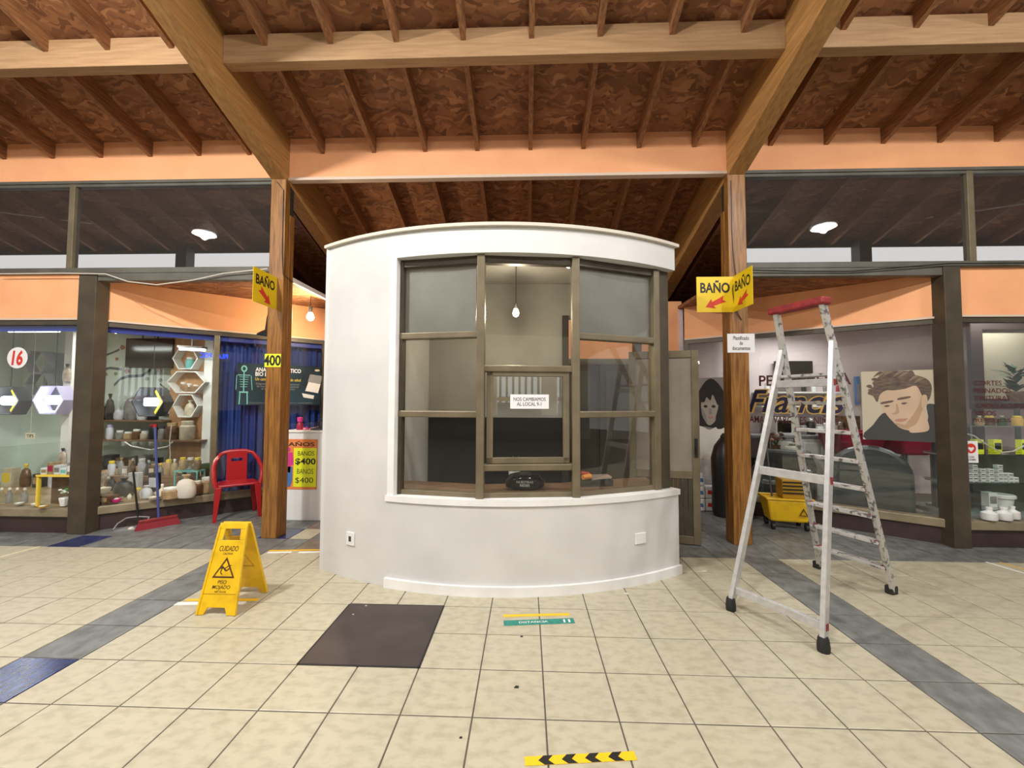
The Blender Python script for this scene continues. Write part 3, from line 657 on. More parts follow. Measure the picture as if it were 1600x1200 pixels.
text('lettering', 'DISTANCIA', mix(a, b, .42)+Z*.0019, e, q, .19, .022, 'white_paper', t, .01)
for k in range(2): MB().bar(mix(a, b, .86+.07*k)-q*.018+Z*.002, mix(a, b, .86+.07*k)+q*.018+Z*.002, .012, .001).build('foot_mark', 'white_paper', t)
t = thing('floor_tape', (.07, 2.83, 0), 'short plain yellow tape above the teal sticker', 'floor tape')
strip('yellow_band', on_floor(786, 962.5), on_floor(890, 960), .03, 'tape_yellow', t)
t = thing('hazard_tape', (.22, 1.73, 0), 'black and yellow chevron tape on the floor nearest the viewer', 'floor tape')
a, b = on_floor(820, 1190), on_floor(993, 1181); strip('tape', a, b, .042, 'tape_yellow', t)
e = (b-a).normalized(); q = Vector((-e.y, e.x, 0)); L = (b-a).length
for k in range(4):
    u = L*(.12+.21*k); w_ = L*.095
    MB().prism([(u, 0), (u+w_*.55, -.021), (u+w_*1.45, -.021), (u+w_*.95, 0), (u+w_*1.45, .021), (u+w_*.55, .021)], a+Z*.0018, e, q, .0006).build('chevron', 'ink', t)
for px, py, w_ in ((807, 1074, .012), (720, 1153, .006), (978, 928, .02), (1100, 893, .02), (815, 995, .008)):
    c = on_floor(px, py); tag(MB().prism([(-w_, -w_*.5), (w_*.8, -w_*.6), (w_, w_*.5), (-w_*.3, w_*.7)], c, X, Y_, .004).build('floor_debris', 'black' if px < 900 else 'cloth'), {807: 'small black scrap on the tiles in front of the kiosk', 720: 'tiny dark scrap left of the chevron tape', 978: 'pale crumb beside the kiosk skirting', 1100: 'pale paint crumbs between kiosk and ladder', 815: 'tiny dark speck by the teal sticker'}[px], 'debris')

# ================================================================== SIGNS ON THE POSTS
def arrow(c, ex, ey, dx, dy, s):
    d = Vector((dx, dy, 0)).normalized(); n_ = Vector((-d.y, d.x, 0)); P_ = []
    for u, v in ((.5, 0), (.08, .26), (.12, .10), (-.5, .16), (-.38, 0), (-.5, -.16), (.12, -.10), (.08, -.26)): P_.append(((d*u+n_*v).x*s, (d*u+n_*v).y*s))
    return P_
def bano(parent, c, ex, ey, w_, h_, adx, both=False, back=False):
    n = ex.cross(ey).normalized()
    pn = MB().obox(c-ex*w_/2-ey*h_/2-n*.002, ex*w_, ey*h_, n*.004).build('panel', 'yellow_sign', parent, bevel=.001)
    text('lettering', 'BAÑO', c+ey*h_*.22+n*.002, ex, ey, w_*.80, h_*.36, 'ink', pn, .03)
    MB().prism(arrow(c, ex, ey, adx, -.45, w_*.58), c-ey*h_*.24+n*.002, ex, ey, .001).build('arrow', 'red_ink', pn)
t = thing('toilet_sign', (-2.66, 4.05, 2.57), 'yellow BAÑO sign with red arrow jutting from the left timber post', 'sign')
bano(t, Vector((-2.665, 4.05, 2.575)), Vector((0, 1, 0)), Z, .38, .345, .6)
t = thing('toilet_sign', (2.1, 4.1, 2.55), 'yellow folded BAÑO sign with red arrow pointing left on the right timber post', 'sign')
bano(t, Vector((1.945, 4.270, 2.548)), X, Z, .375, .37, -1)
bano(t, Vector((2.133, 4.09, 2.548)), Vector((0, -1, 0)), Z, .36, .37, -1)
t = thing('price_label', (-2.69, 4.24, 1.86), 'yellow price label reading 400 on the left timber post', 'label')
MB().box(-2.775, -2.60, 4.241, 4.244, 1.79, 1.93).build('card', 'neon_yellow', t)
text('digits', '400', Vector((-2.692, 4.241, 1.86)), X, Z, .185, .115, 'ink', t, .03)
t = thing('paper_notice', (2.2, 4.27, 2.04), 'white paper notice about laminating documents on the right timber post', 'notice')
MB().box(2.062, 2.338, 4.270, 4.2735, 1.945, 2.14).build('sheet', 'white_paper', t)
text('lettering', 'Plastificado\nde\ndocumentos', Vector((2.20, 4.270, 2.043)), X, Z, .18, .145, 'ink', t, .015)
for x0, pts in ((0, [(-2.70, 4.24, 3.80), (-2.62, 4.238, 3.70), (-2.615, 4.238, 3.0), (-2.60, 4.24, 2.78), (-2.58, 4.40, 2.74)]), (1, [(2.13, 4.27, 3.75), (2.13, 4.27, 3.2), (2.14, 4.268, 2.95), (2.16, 4.265, 2.75), (2.12, 4.262, 2.60), (2.14, 4.26, 2.40), (2.21, 4.268, 2.28)])):
    tag(MB().tube(pts, .004, 5).build('cable', 'black'), 'thin black cable running down the %s timber post' % ('left', 'right')[x0], 'cable')
for k, pts in enumerate(([at(0, 428, 4.25), at(100, 427, 4.25), at(165, 428, 4.25), at(200, 440, 4.26), at(245, 445, 4.26), at(300, 438, 4.26), at(350, 427, 4.25), at(418, 420, 4.24)], [at(1168, 422, 4.25), at(1250, 424, 4.26), at(1330, 424, 4.26), at(1480, 412, 4.25), at(1600, 411, 4.25)])):
    tag(MB().tube(pts, .006, 5).build('cable', ('cloth', 'black')[k]), ('pale cable sagging below the left transom rail', 'dark cable running along the right transom rail')[k], 'cable')
c = Vector((-2.95, 4.62, 2.19))
t = thing('horn_speaker', c, 'black bell-shaped horn hanging behind the left timber post', 'speaker')
MB().lathe([(.15, 0), (.13, .02), (.07, .06), (.055, .2), (.04, .27), (.01, .29)], c, 16).build('horn', 'black', t, smooth=True)
MB().tube([c+Z*.28, Vector((c.x, c.y, 2.785))], .006, 6).build('hanger', 'black', t)
# bare bulb under the left soffit
b = at(485, 494, 5.15)
t = thing('hanging_bulb', b, 'bare glowing bulb hanging under the soffit left of the kiosk', 'bulb')
MB().lathe([(.006, -.06), (.034, -.045), (.045, -.015), (.036, .02), (.018, .05)], b, 12).build('glass', 'bulb_glow', t, smooth=True)
MB().lathe([(.02, .05), (.021, .12), (.008, .13)], b, 10).build('socket', 'black', t)
MB().tube([b+Z*.12, Vector((b.x, b.y, 2.785))], .005, 6).build('cord', 'black', t)
point_light(t, (0, -.08, -.03), 26, (1, .80, .52))

# ================================================================== BESIDE THE LEFT SHOP
t = thing('white_counter', (-2.66, 5.1, 0), 'white panelled counter with bathroom price posters, left of the kiosk', 'counter')
MB().box(-2.935, -2.36, 4.90, 5.32, .0, 1.05).build('front_panel', 'white_plastic', t, bevel=.004)
MB().box(-2.945, -2.35, 4.885, 5.33, 1.05, 1.075).build('top_board', 'white_plastic', t, bevel=.006)
t = thing('price_poster', (-2.72, 4.895, .67), 'orange BAÑOS poster with restroom figures and yellow price notes on the white counter', 'poster')
MB().box(-2.985, -2.52, 4.894, 4.898, .37, .97).build('sheet', 'orange_paper', t)
text('heading', 'BAÑOS', Vector((-2.745, 4.894, .915)), X, Z, .38, .06, 'ink', t, .02)
MB().box(-2.805, -2.525, 4.891, 4.894, .40, .865).build('yellow_note', 'neon_yellow', t)
text('note_lettering', 'BANOS', Vector((-2.655, 4.891, .80)), X, Z, .20, .055, 'ink', t, .004)
text('note_price', '$400', Vector((-2.66, 4.891, .70)), X, Z, .25, .085, 'ink', t, .025)
text('note_lettering', 'BANOS', Vector((-2.66, 4.891, .585)), X, Z, .20, .06, 'ink', t)
text('note_price', '$400', Vector((-2.67, 4.891, .475)), X, Z, .22, .075, 'ink', t)
fg = MB().lathe([(.028, 0), (.028, .002)], (0, 0, 0), 10); fg.v = [(v[0]-2.875, 4.891+v[2], .845+v[1]) for v in fg.v]
fg.prism([(-.05, .15), (.05, .15), (.075, 0), (.035, 0), (.03, -.09), (-.03, -.09), (-.035, 0), (-.075, 0)], (-2.875, 4.893, .66), X, Z, .002).build('woman_figure', 'pink_print', t)
MB().prism([(-.055, .17), (.055, .17), (.055, .0), (.03, -.07), (-.03, -.07), (-.055, .0)], (-2.875, 4.893, .47), X, Z, .002).build('man_figure', 'blue_print', t)
c = Vector((-2.80, 5.0, 1.075))
t = thing('pump_bottle', c, 'crimson bottle standing on the white counter', 'bottle')
MB().lathe([(.035, 0), (.04, .06), (.025, .09), (.02, .10)], c, 12).build('bottle_body', 'crimson', t, smooth=True); MB().lathe([(.03, .10), (.033, .15), (.028, .155)], c, 10).build('cap', 'pink_print', t)
for k in range(3):
    c = Vector((-2.70+.1*k, 4.97+.02*k, 1.078))
    mb = MB()
    for q in range(5): a = q*1.25+k; mb.bar(c+Vector((-.05*math.cos(a), -.03*math.sin(a), .006*q)), c+Vector((.05*math.cos(a), .03*math.sin(a), .008+.008*q)), .008, .006)
    tag(mb.build('crochet_trim', 'cloth' if k else 'pink_print'), ('pink', 'white', 'off-white')[k]+' scrap of lacy cloth on the white counter, %s from the left' % ordinal(k), 'cloth')
c = Vector((-2.52, 5.08, 1.076))
tag(MB().lathe([(.17, 0), (.165, .015), (.10, .03), (.09, .10), (.05, .14), (.01, .15)], c, 16).build('dark_hat', 'navy', smooth=True), 'dark rounded hat lying on the right end of the white counter', 'hat')

# red chair, built in the frame of the slanting window
CU = 1.36
def cp(u, d, z): return FL.p(CU+u, d, z)
t = thing('plastic_chair', cp(0, -.25, 0), 'red plastic armchair standing against the slanting shop window', 'chair')
MB().prism([(-.20, -.42), (.20, -.42), (.22, -.36), (.19, -.07), (-.19, -.07), (-.22, -.36)], FL.p(CU, 0, .395), FL.e, FL.n, .028).build('seat', 'red_plastic', t, bevel=.01)
MB().tube([cp(-.225, -.40, .40), cp(-.245, -.38, .50), cp(-.25, -.33, .585), cp(-.245, -.2, .62), cp(-.225, -.09, .68), cp(-.17, -.045, .755), cp(-.08, -.035, .785), cp(.08, -.035, .785), cp(.17, -.045, .755), cp(.225, -.09, .68), cp(.245, -.2, .62), cp(.25, -.33, .585), cp(.245, -.38, .50), cp(.225, -.40, .40)], .024, 8).build('arm_frame', 'red_plastic', t, smooth=True)
bm_ = MB()
for u0, u1, z0, z1 in ((-.10, .10, .40, .66), (-.10, -.055, .66, .70), (.055, .10, .66, .70), (-.10, .10, .70, .79)):
    bm_.hexa([cp(u0*1.1, -.085+.07*(z0-.4), z0), cp(u1*1.1, -.085+.07*(z0-.4), z0), cp(u1*1.1, -.065+.07*(z0-.4), z0), cp(u0*1.1, -.065+.07*(z0-.4), z0), cp(u0*1.1, -.085+.07*(z1-.4), z1), cp(u1*1.1, -.085+.07*(z1-.4), z1), cp(u1*1.1, -.065+.07*(z1-.4), z1), cp(u0*1.1, -.065+.07*(z1-.4), z1)])
bm_.build('backrest', 'red_plastic', t)
for u, d, ut, dt in ((-.23, -.43, -.20, -.39), (.23, -.43, .20, -.39), (-.21, -.055, -.175, -.10), (.21, -.055, .175, -.10)):
    MB().hexa([cp(u-.018, d-.018, 0), cp(u+.018, d-.018, 0), cp(u+.018, d+.018, 0), cp(u-.018, d+.018, 0), cp(ut-.035, dt-.03, .40), cp(ut+.035, dt-.03, .40), cp(ut+.035, dt+.03, .40), cp(ut-.035, dt+.03, .40)]).build('leg', 'red_plastic', t, bevel=.005)
# broom and dustpan leaning on the window
a, b = on_floor(216, 829), on_floor(277, 818); e = (b-a).normalized(); q = Vector((-e.y, e.x, 0)); c = (a+b)/2
u, z = FL.hit(242, 664, -.045)
t = thing('broom', c, 'red push broom with a blue handle leaning on the slanting shop window', 'broom')
L = .20
MB().hexa([c-e*L-q*.03, c+e*L-q*.03, c+e*L+q*.03, c-e*L+q*.03, c-e*(L-.03)-q*.02+Z*.075, c+e*(L-.03)-q*.02+Z*.075, c+e*(L-.03)+q*.02+Z*.075, c-e*(L-.03)+q*.02+Z*.075]).build('bristles', 'red_bristle', t)
MB().obox(c-e*(L-.03)-q*.024+Z*.075, e*2*(L-.03), q*.048, Z*.03).build('head', 'red_worn', t, bevel=.006)
tp = FL.p(u, -.045, z)
MB().tube([c+Z*.10, tp], .012, 8).build('handle', 'blue_handle', t, smooth=True)
MB().tube([tp-(tp-c).normalized()*.03, tp+(tp-c).normalized()*.01], .0145, 8).build('handle_tip', 'red_plastic', t)
c = on_floor(198, 829)
t = thing('dustpan', c, 'long-handled grey dustpan leaning on the window beside the broom', 'dustpan')
MB().hexa([c+Vector(v) for v in ((-.12, -.03, 0), (.12, .02, 0), (.08, .16, 0), (-.13, .11, 0), (-.12, -.03, .006), (.12, .02, .006), (.08, .16, .006), (-.13, .11, .006))]).build('pan', 'grey', t)
MB().tube([c+Vector(v) for v in ((-.125, -.03, .015), (-.15, .04, .06), (-.13, .12, .10), (-.02, .15, .11), (.09, .17, .10), (.12, .1, .05), (.12, .03, .015))], .008, 6).build('rim', 'grey', t, smooth=True)
u, z = FL.hit(208, 735, -.04)
MB().tube([c+Vector((-.02, .15, .10)), FL.p(u, -.04, z)], .010, 8).build('handle', 'black', t, smooth=True)
MB().lathe([(.03, .006), (.02, .02), (.005, .025)], c+Vector((0, .05, 0)), 8).build('dust_clump', 'cloth', t)

# ================================================================== BESIDE THE RIGHT SHOP
c = Vector((2.99, 4.90, 0))
t = thing('mop_bucket', c, 'yellow wheeled mop bucket with wringer behind the stepladder', 'bucket')
def bk(x, y, z): return c+Vector((x*.97+y*.2, -x*.2+y*.97, z))
def tap(w0, d0, w1, d1, z0, z1, ox=0, oy=0): return [bk(ox-w0, oy-d0, z0), bk(ox+w0, oy-d0, z0), bk(ox+w0, oy+d0, z0), bk(ox-w0, oy+d0, z0), bk(ox-w1, oy-d1, z1), bk(ox+w1, oy-d1, z1), bk(ox+w1, oy+d1, z1), bk(ox-w1, oy+d1, z1)]
MB().hexa(tap(.19, .11, .235, .145, .085, .335)).build('tub', 'yellow_plastic', t, bevel=.02)
rim = MB()
for s in (-1, 1): rim.bar(bk(-.24, s*.145, .345), bk(.24, s*.145, .345), .022, .022); rim.bar(bk(s*.235, -.15, .345), bk(s*.235, .15, .345), .022, .022)
rim.build('rim', 'yellow_plastic', t, bevel=.005)
w_ = MB().hexa(tap(.12, .10, .13, .11, .34, .56, .07, .03)).build('wringer', 'yellow_dark', t, bevel=.01)
for k in range(4): MB().hexa(tap(.122, .004, .122, .004, .40+.04*k, .415+.04*k, .07, -.082)).build('wringer_slot', 'ink', w_)
MB().hexa(tap(.035, .05, .035, .05, .34, .60, .20, .03)).build('wringer_side', 'yellow_plastic', t, bevel=.008)
for sx in (-1, 1):
    for sy in (-1, 1):
        k = MB().tube([bk(sx*.17-.015, sy*.11, .036), bk(sx*.17+.015, sy*.11, .036)], .036, 12).build('wheel', 'rubber', t, smooth=True)
        MB().hexa(tap(.012, .012, .02, .02, .05, .095, sx*.17, sy*.11)).build('caster_fork', 'black', k)
MB().ring_prism([(-.045, -.04), (.045, -.04), (0, .045)], [(-.030, -.031), (.030, -.031), (0, .026)], bk(.13, -.140, .21), bk(1, 0, 0)-bk(0, 0, 0), Z, .004).build('warning_triangle', 'sign_ink', t)
t = thing('mop', bk(-.12, .0, .1), 'mop with a thin dark handle standing in the yellow bucket', 'mop')
MB().tube([bk(-.12, .02, .16), bk(-.13, .22, 1.15)], .011, 8).build('handle', 'dark_grey', t)
MB().lathe([(.06, .0), (.07, .08), (.03, .16)], bk(-.12, .01, .10), 10).build('mop_head', 'black', t, smooth=True)
c = Vector((2.52, 5.35, 0))
t = thing('bin_bag', c, 'tall black bin bag standing behind the right timber post', 'bag')
MB().lathe([(.13, 0), (.155, .08), (.15, .4), (.16, .72), (.12, .88), (.05, .98), (.015, 1.0)], c, 14).build('bag_body', 'black', t, smooth=True)
MB().lathe([(.03, .93), (.05, 1.0), (.02, 1.04)], c, 8).build('knot', 'black', t)
for k in range(5):
    x, z = 2.28+.17*(k % 2), .165*(k//2)
    c = Vector((x, 5.62, z))
    t = thing('paper_pack', c, 'white paper pack with printed side, %s' % ('bottom left of the small stack by the bin bag', 'bottom right of the small stack by the bin bag', 'middle left of the small stack by the bin bag', 'middle right of the small stack by the bin bag', 'on top of the small stack by the bin bag')[k], 'package', 'paper packs by the bin bag')
    MB().box(x-.08, x+.08, 5.56, 5.68, z+.002, z+.16).build('wrapper', 'white_plastic', t, bevel=.012)
    MB().prism([(-.06, .03), (.06, .02), (.05, .07), (-.05, .08)], (x, 5.56, z+.03), X, Z, .001).build('print_patch', ('blue_print', 'red_ink')[k % 2], t)
# ================================================================== SHOP WINDOW CONTENTS: helpers
PXM = 1/F_PX
def jar(c, r, h, body, lid, label, cat='jar', group=None, name='jar'):
    t = thing(name, c, label, cat, group)
    MB().lathe([(r*.9, 0), (r, h*.06), (r, h*.7), (r*.72, h*.8)], c, 12).build('jar_body', body, t, smooth=True)
    MB().lathe([(r*.78, h*.8), (r*.8, h*.97), (r*.7, h)], c, 12).build('lid', lid, t, smooth=True)
    return t
def bottle(c, r, h, body, cap, label, group=None):
    t = thing('bottle', c, label, 'bottle', group)
    MB().lathe([(r*.9, 0), (r, h*.08), (r, h*.55), (r*.4, h*.72), (r*.35, h*.85)], c, 12).build('bottle_body', body, t, smooth=True)
    MB().lathe([(r*.42, h*.85), (r*.42, h*.98), (r*.3, h)], c, 10).build('cap', cap, t)
def carton(c, w, d, h, m, m2, label, group=None, name='carton', cat='box'):
    t = thing(name, c, label, cat, group)
    MB().box(c.x-w/2, c.x+w/2, c.y-d/2, c.y+d/2, c.z, c.z+h).build('carton_body', m, t, bevel=.003)
    MB().box(c.x-w*.4, c.x+w*.4, c.y-d/2-.001, c.y-d/2, c.z+h*.25, c.z+h*.75).build('front_label', m2, t)
def sack(c, r, h, m, label, cat='bag', group=None, tie='cloth', name='pouch', sy=.7):
    t = thing(name, c, label, cat, group)
    MB().lathe([(r*.85, 0), (r*1.02, h*.12), (r, h*.45), (r*.72, h*.72), (r*.22, h*.82)], c, 12, 1, sy).build('bag_body', m, t, smooth=True)
    MB().lathe([(r*.22, h*.82), (r*.45, h*.97), (r*.35, h)], c, 10, 1, sy).build('gathered_top', tie, t, smooth=True)
def bowl(c, r, h, m, label, cat='bowl', inside='lid_white'):
    t = thing('bowl', c, label, cat)
    MB().lathe([(r*.5, 0), (r*.9, h*.5), (r, h), (r*.93, h), (r*.8, h*.55)], c, 16).build('shell', m, t, smooth=True)
    MB().lathe([(r*.8, h*.6), (r*.4, h*1.1), (r*.05, h*1.25)], c, 12).build('contents', inside, t, smooth=True)
def hexpts(rx, rz, flat=False):
    return [(rx*math.cos(math.radians(60*k)), rz*math.sin(math.radians(60*k))) for k in range(6)]

# ---------------------------------------------------------------- left shop: fittings
def ceiling_tube(a, b, label, e):
    c = (a+b)/2
    t = thing('ceiling_tube_lamp', c, label, 'lamp')
    MB().bar(a+Z*.03, b+Z*.03, .10, .03).build('housing', 'white_plastic', t)
    MB().tube([a, b], .018, 8).build('tube', 'tube_glow', t, smooth=True)
    MB().bar(c+Z*.045, Vector((c.x, c.y, 2.785)), .02, .02, (0, 1, 0)).build('hanger', 'white_plastic', t)
    l = bpy.data.lights.new('tube_light', 'AREA'); l.shape = 'RECTANGLE'; l.size = (b-a).length; l.size_y = .08; l.energy = e; l.color = (1, 1, .95)
    o = bpy.data.objects.new('tube_light', l); col.objects.link(o); o.parent = t; o.location = (0, 0, -.03)
    o.rotation_euler = (0, 0, math.atan2((b-a).y, (b-a).x))
ceiling_tube(at(180, 519, 5.2), at(214, 519, 5.2), 'lit fluorescent lamp in the left shop, nearer the corner post', 8)
ceiling_tube(at(281, 545, 5.6), at(320, 547, 5.6), 'lit fluorescent lamp above the hexagon shelves in the left shop', 4)
ceiling_tube(Vector((-6.9, 5.2, 2.35)), Vector((-6.2, 5.2, 2.35)), 'lit fluorescent lamp over the straight window of the left shop', 5)
plat = thing('display_platform', (-5.2, 5.2, 0), 'low display platform inside the left shop windows', 'platform')
MB().prism([(-8.0, 4.41), (-4.93, 4.41), (FL.p(u340-.04, .06, 0).x, FL.p(u340-.04, .06, 0).y), (-4.35, 5.6), (-8.0, 5.6)], (0, 0, .235), X, Y_, .04).build('board', 'jar_tan', plat)
MB().prism([(-8.0, 5.56), (-4.35, 5.56), (-4.35, 5.6), (-8.0, 5.6)], (0, 0, .002), X, Y_, .233).build('riser', 'plywood', plat)
# mural on the back wall: branches and leaves painted flat
ml = thing('wall_mural', (-5.9, 6.29, 1.9), 'painted branches with red and green leaves on the left shop wall', 'mural')
def wp(x, y): return at(x, y, 6.296)
for pts, r in (([(153, 554), (165, 555), (176, 551), (187, 546)], .018), ([(150, 585), (158, 578), (172, 575), (190, 577)], .02), ([(178, 602), (188, 592), (200, 588), (222, 587), (238, 576), (248, 570)], .022), ([(250, 600), (262, 610), (268, 613)], .015)):
    P_ = [wp(*p) for p in pts]; mb = MB()
    for a, b in zip(P_, P_[1:]): mb.bar(a, b, .004, r*1.6, (0, 1, 0)) if False else mb.add([a+Z*r, a-Z*r, b-Z*r, b+Z*r], [(0, 1, 2, 3)])
    mb.build('branch', 'branch_print', ml)
for k, (x, y, s) in enumerate(((192, 543, .05), (160, 565, .055), (183, 561, .035), (165, 585, .045), (199, 580, .05), (181, 584, .035), (249, 579, .04), (230, 592, .04), (172, 545, .0), (251, 594, .04))):
    if s: c = wp(x, y); MB().prism([(-1*s, 0), (-.3*s, -.9*s), (.9*s, -.2*s), (.5*s, .6*s), (-.5*s, .9*s)], c, X, Z, .001).build('leaf', ('leaf_print', 'leaf_green')[k % 2], ml)
c = at(234, 552, 6.1)
t = thing('monitor', c, 'black flat screen hanging in the left shop', 'screen')
MB().box(c.x-.37, c.x+.37, 6.08, 6.13, c.z-.23, c.z+.23).build('screen', 'black_gloss', t, bevel=.006)
for s in (-.12, .12): MB().tube([(c.x+s, 6.1, c.z+.22), (c.x+s, 6.1, 2.785)], .008, 6).build('hanger', 'dark_grey', t)
x0, x1 = at(268, 600, 6.15).x, at(326, 600, 6.15).x
tag(MB().box(x0, x1, 6.13, 6.17, .27, 2.45).build('plywood_sheet', 'plywood'), 'tall plywood panel behind the hexagon shelves', 'panel')
tag(MB().box(x1, x1+.13, 6.05, 6.17, .27, 2.45).build('white_column', 'lid_white'), 'pale upright beside the plywood panel in the left shop', 'column')
for k, (px, py, rx, rz, lab) in enumerate(((290, 560, .20, .19, 'top'), (291, 597, .30, .19, 'middle'), (290, 634, .20, .20, 'bottom'))):
    c = at(px, py, 5.98)
    t = thing('hexagon_shelf', c, 'white hexagonal wall shelf, %s of the three on the plywood panel' % lab, 'shelf', 'hexagon shelves')
    MB().ring_prism(hexpts(rx, rz), hexpts(rx-.018, rz-.018), c+Vector((0, .13, 0)), X, Z, .14).build('shelf_frame', 'lid_white', t)
    zf = c.z-rz*.866+.018
    if k == 0: jar(Vector((c.x+.02, c.y+.06, zf)), .055, .17, 'turquoise', 'lid_white', 'white and teal cup on the top hexagon shelf', 'cup', name='cup')
    if k == 1:
        for q in range(3): jar(Vector((c.x-.1+.1*q, c.y+.06, zf)), .04, .15-.02*q, 'clear_plastic', 'lid_white', 'clear glass jar on the middle hexagon shelf, %s' % ('left', 'centre', 'right')[q])
    if k == 2: sack(Vector((c.x+.02, c.y+.06, zf)), .075, .24, 'jar_cream', 'cream cloth pouch on the bottom hexagon shelf')
def hex_lamp(px, py, Y, r, label, yellow):
    c = at(px, py, Y)
    t = thing('hexagon_lamp', c, label, 'lamp', 'hexagon lamps in the left shop')
    MB().ring_prism(hexpts(r, r), hexpts(r-.014, r-.014), c+Vector((0, .09, 0)), X, Z, .16).build('shade', 'lilac' if not yellow else 'dark_grey', t)
    MB().prism(hexpts(r-.014, r-.014), c+Vector((0, .09, 0)), X, Z, .008).build('back_plate', 'dark_grey', t)
    if yellow: MB().prism([((r-.02)*math.cos(math.radians(a)), (r-.02)*math.sin(math.radians(a))) for a in (-60, 0, 60)]+[((r-.065)*math.cos(math.radians(a)), (r-.065)*math.sin(math.radians(a))) for a in (60, 0, -60)], c+Vector((0, .07, 0)), X, Z, .12).build('yellow_liner', 'yellow_bright', t)
    else: MB().prism([((r-.02)*math.cos(math.radians(a)), (r-.02)*math.sin(math.radians(a))) for a in (240, 300, 0)]+[((r-.05)*math.cos(math.radians(a)), (r-.05)*math.sin(math.radians(a))) for a in (0, 300, 240)], c+Vector((0, .07, 0)), X, Z, .12).build('white_liner', 'white_plastic', t)
    g = MB().box(c.x-.10, c.x+.06, c.y-.03, c.y+.05, c.z-.055, c.z+.055).build('light_bar', 'hex_glow', t, bevel=.02)
    MB().tube([c+Z*(r*.85), Vector((c.x, c.y, 2.785))], .004, 5).build('wire', 'black', t)
    point_light(t, (0, -.12, 0), 3, (.88, .9, 1), .06)
hex_lamp(238, 628, 5.15, .215, 'dark hexagonal lamp with yellow lining in the slanting window', True)
hex_lamp(85, 625, 4.85, .20, 'lilac hexagonal lamp glowing in the window with the number', False)
hex_lamp(16, 626, 4.85, .20, 'hexagonal lamp cut by the left edge of the picture', True)
for k, (zpx, px0, px1, Yf) in enumerate(((657, 120, 252, 5.95), (688, 120, 312, 5.9), (735, 120, 262, 5.9))):
    a, b = at(px0, zpx, Yf), at(px1, zpx, Yf)
    tag(MB().box(a.x, b.x, Yf, 6.12 if k != 0 else 6.29, b.z-.025, b.z).build('wall_shelf', 'counter_wood', bevel=.003), ('top', 'middle', 'bottom')[k]+' wooden wall shelf in the left shop', 'shelf')
z1, z2, z3 = at(252, 657, 5.95).z, at(312, 688, 5.9).z, at(262, 735, 5.9).z
def wx(px, Y): return at(px, 650, Y).x
i = 0
for px, r, h, m, l, kind in ((147, .045, .30, 'black_gloss', 'dark_grey', 'pot'), (158, .055, .26, 'black_gloss', 'silver', 'kettle'), (171, .065, .40, 'bag_dark', 'black', 'bag'), (186, .075, .2, 'bag_white', 'cloth', 'bag'), (204, .095, .42, 'jar_grey', 'bag_white', 'bag'), (222, .075, .22, 'bag_white', 'bag_white', 'bag'), (239, .07, .17, 'black', 'dark_grey', 'pot')):
    c = Vector((wx(px, 6.1), 6.1, z1)); lab = '%s from the left on the top wall shelf' % ordinal(i); i += 1
    if kind == 'bag': sack(c, r, h, m, {'bag_dark': 'dark shiny', 'bag_white': 'crumpled white', 'jar_grey': 'large grey'}[m]+' bag, '+lab, tie=l)
    else: jar(c, r, h, m, l, 'black %s, ' % kind+lab, kind, name=kind)
t0 = None
c = Vector((wx(255, 6.2), 6.2, z1+.62)); 
t = thing('wall_photo', c, 'small blue and white picture left of the hexagon shelves', 'picture')
MB().box(c.x-.09, c.x+.09, 6.26, 6.28, c.z-.55, c.z-.35).build('picture_frame', 'dark_grey', t); MB().box(c.x-.07, c.x+.07, 6.255, 6.26, c.z-.53, c.z-.37).build('print', 'bag_white', t)
mats = [('jar_cream', 'cloth'), ('jar_tan', 'lid_yellow'), ('bag_white', 'lilac'), ('jar_grey', 'lid_white'), ('jar_tan', 'lid_white'), ('jar_brown', 'lid_white'), ('jar_cream', 'lid_white'), ('black', 'crimson'), ('jar_grey', 'dark_grey'), ('jar_brown', 'jar_tan'), ('jar_cream', 'jar_cream')]
for i, px in enumerate((147, 158, 173, 189, 202, 215, 228, 241, 254, 270, 294)):
    h = (.24, .20, .22, .13, .11, .15, .12, .23, .2, .25, .28)[i]; r = (.055, .045, .045, .055, .06, .055, .06, .06, .05, .085, .1)[i]
    jar(Vector((wx(px, 6.0), 6.0, z2)), r, h, mats[i][0], mats[i][1], 'small jar of goods, %s from the left on the middle wall shelf' % ordinal(i), group='jars on the middle wall shelf')
for i, px in enumerate((148, 160, 178, 196, 215, 230, 247)):
    carton(Vector((wx(px, 6.0), 6.0, z3)), .12, .12, .17+.02*(i % 3), ('dark_grey', 'jar_grey', 'black', 'jar_brown')[i % 4], ('grey', 'jar_tan', 'dark_grey')[i % 3], 'dark box, %s from the left on the bottom wall shelf' % ordinal(i), 'boxes on the bottom wall shelf')
tag(MB().hexa([at(120, 755, 5.75), at(268, 750, 5.75), at(268, 748, 5.85), at(120, 752, 5.85), at(120, 742, 5.78), at(268, 722, 5.78), at(268, 721, 5.86), at(120, 740, 5.86)]).build('plywood_board', 'plywood'), 'slanted plywood board under the bottom wall shelf', 'board')
tag(MB().tube([at(195, 690.5, 5.895), at(205, 697, 5.89), at(235, 703, 5.89), at(262, 698, 5.89), at(270, 690, 5.895)], .010, 6).build('tube_reflection', 'lid_white'), 'white curve under the middle wall shelf, a fluorescent lamp reflection modelled as solid', 'cable')  # reflection of a fluorescent lamp, shaped as a sagging white tube
tag(MB().tube([at(268, 664, 5.8), at(265, 690, 5.8), at(266, 712, 5.8), at(264, 728, 5.8), at(268, 745, 5.8)], .006, 6).build('hanging_cable', 'lid_white'), 'thin white cord hanging down beside the plywood panel', 'cord')
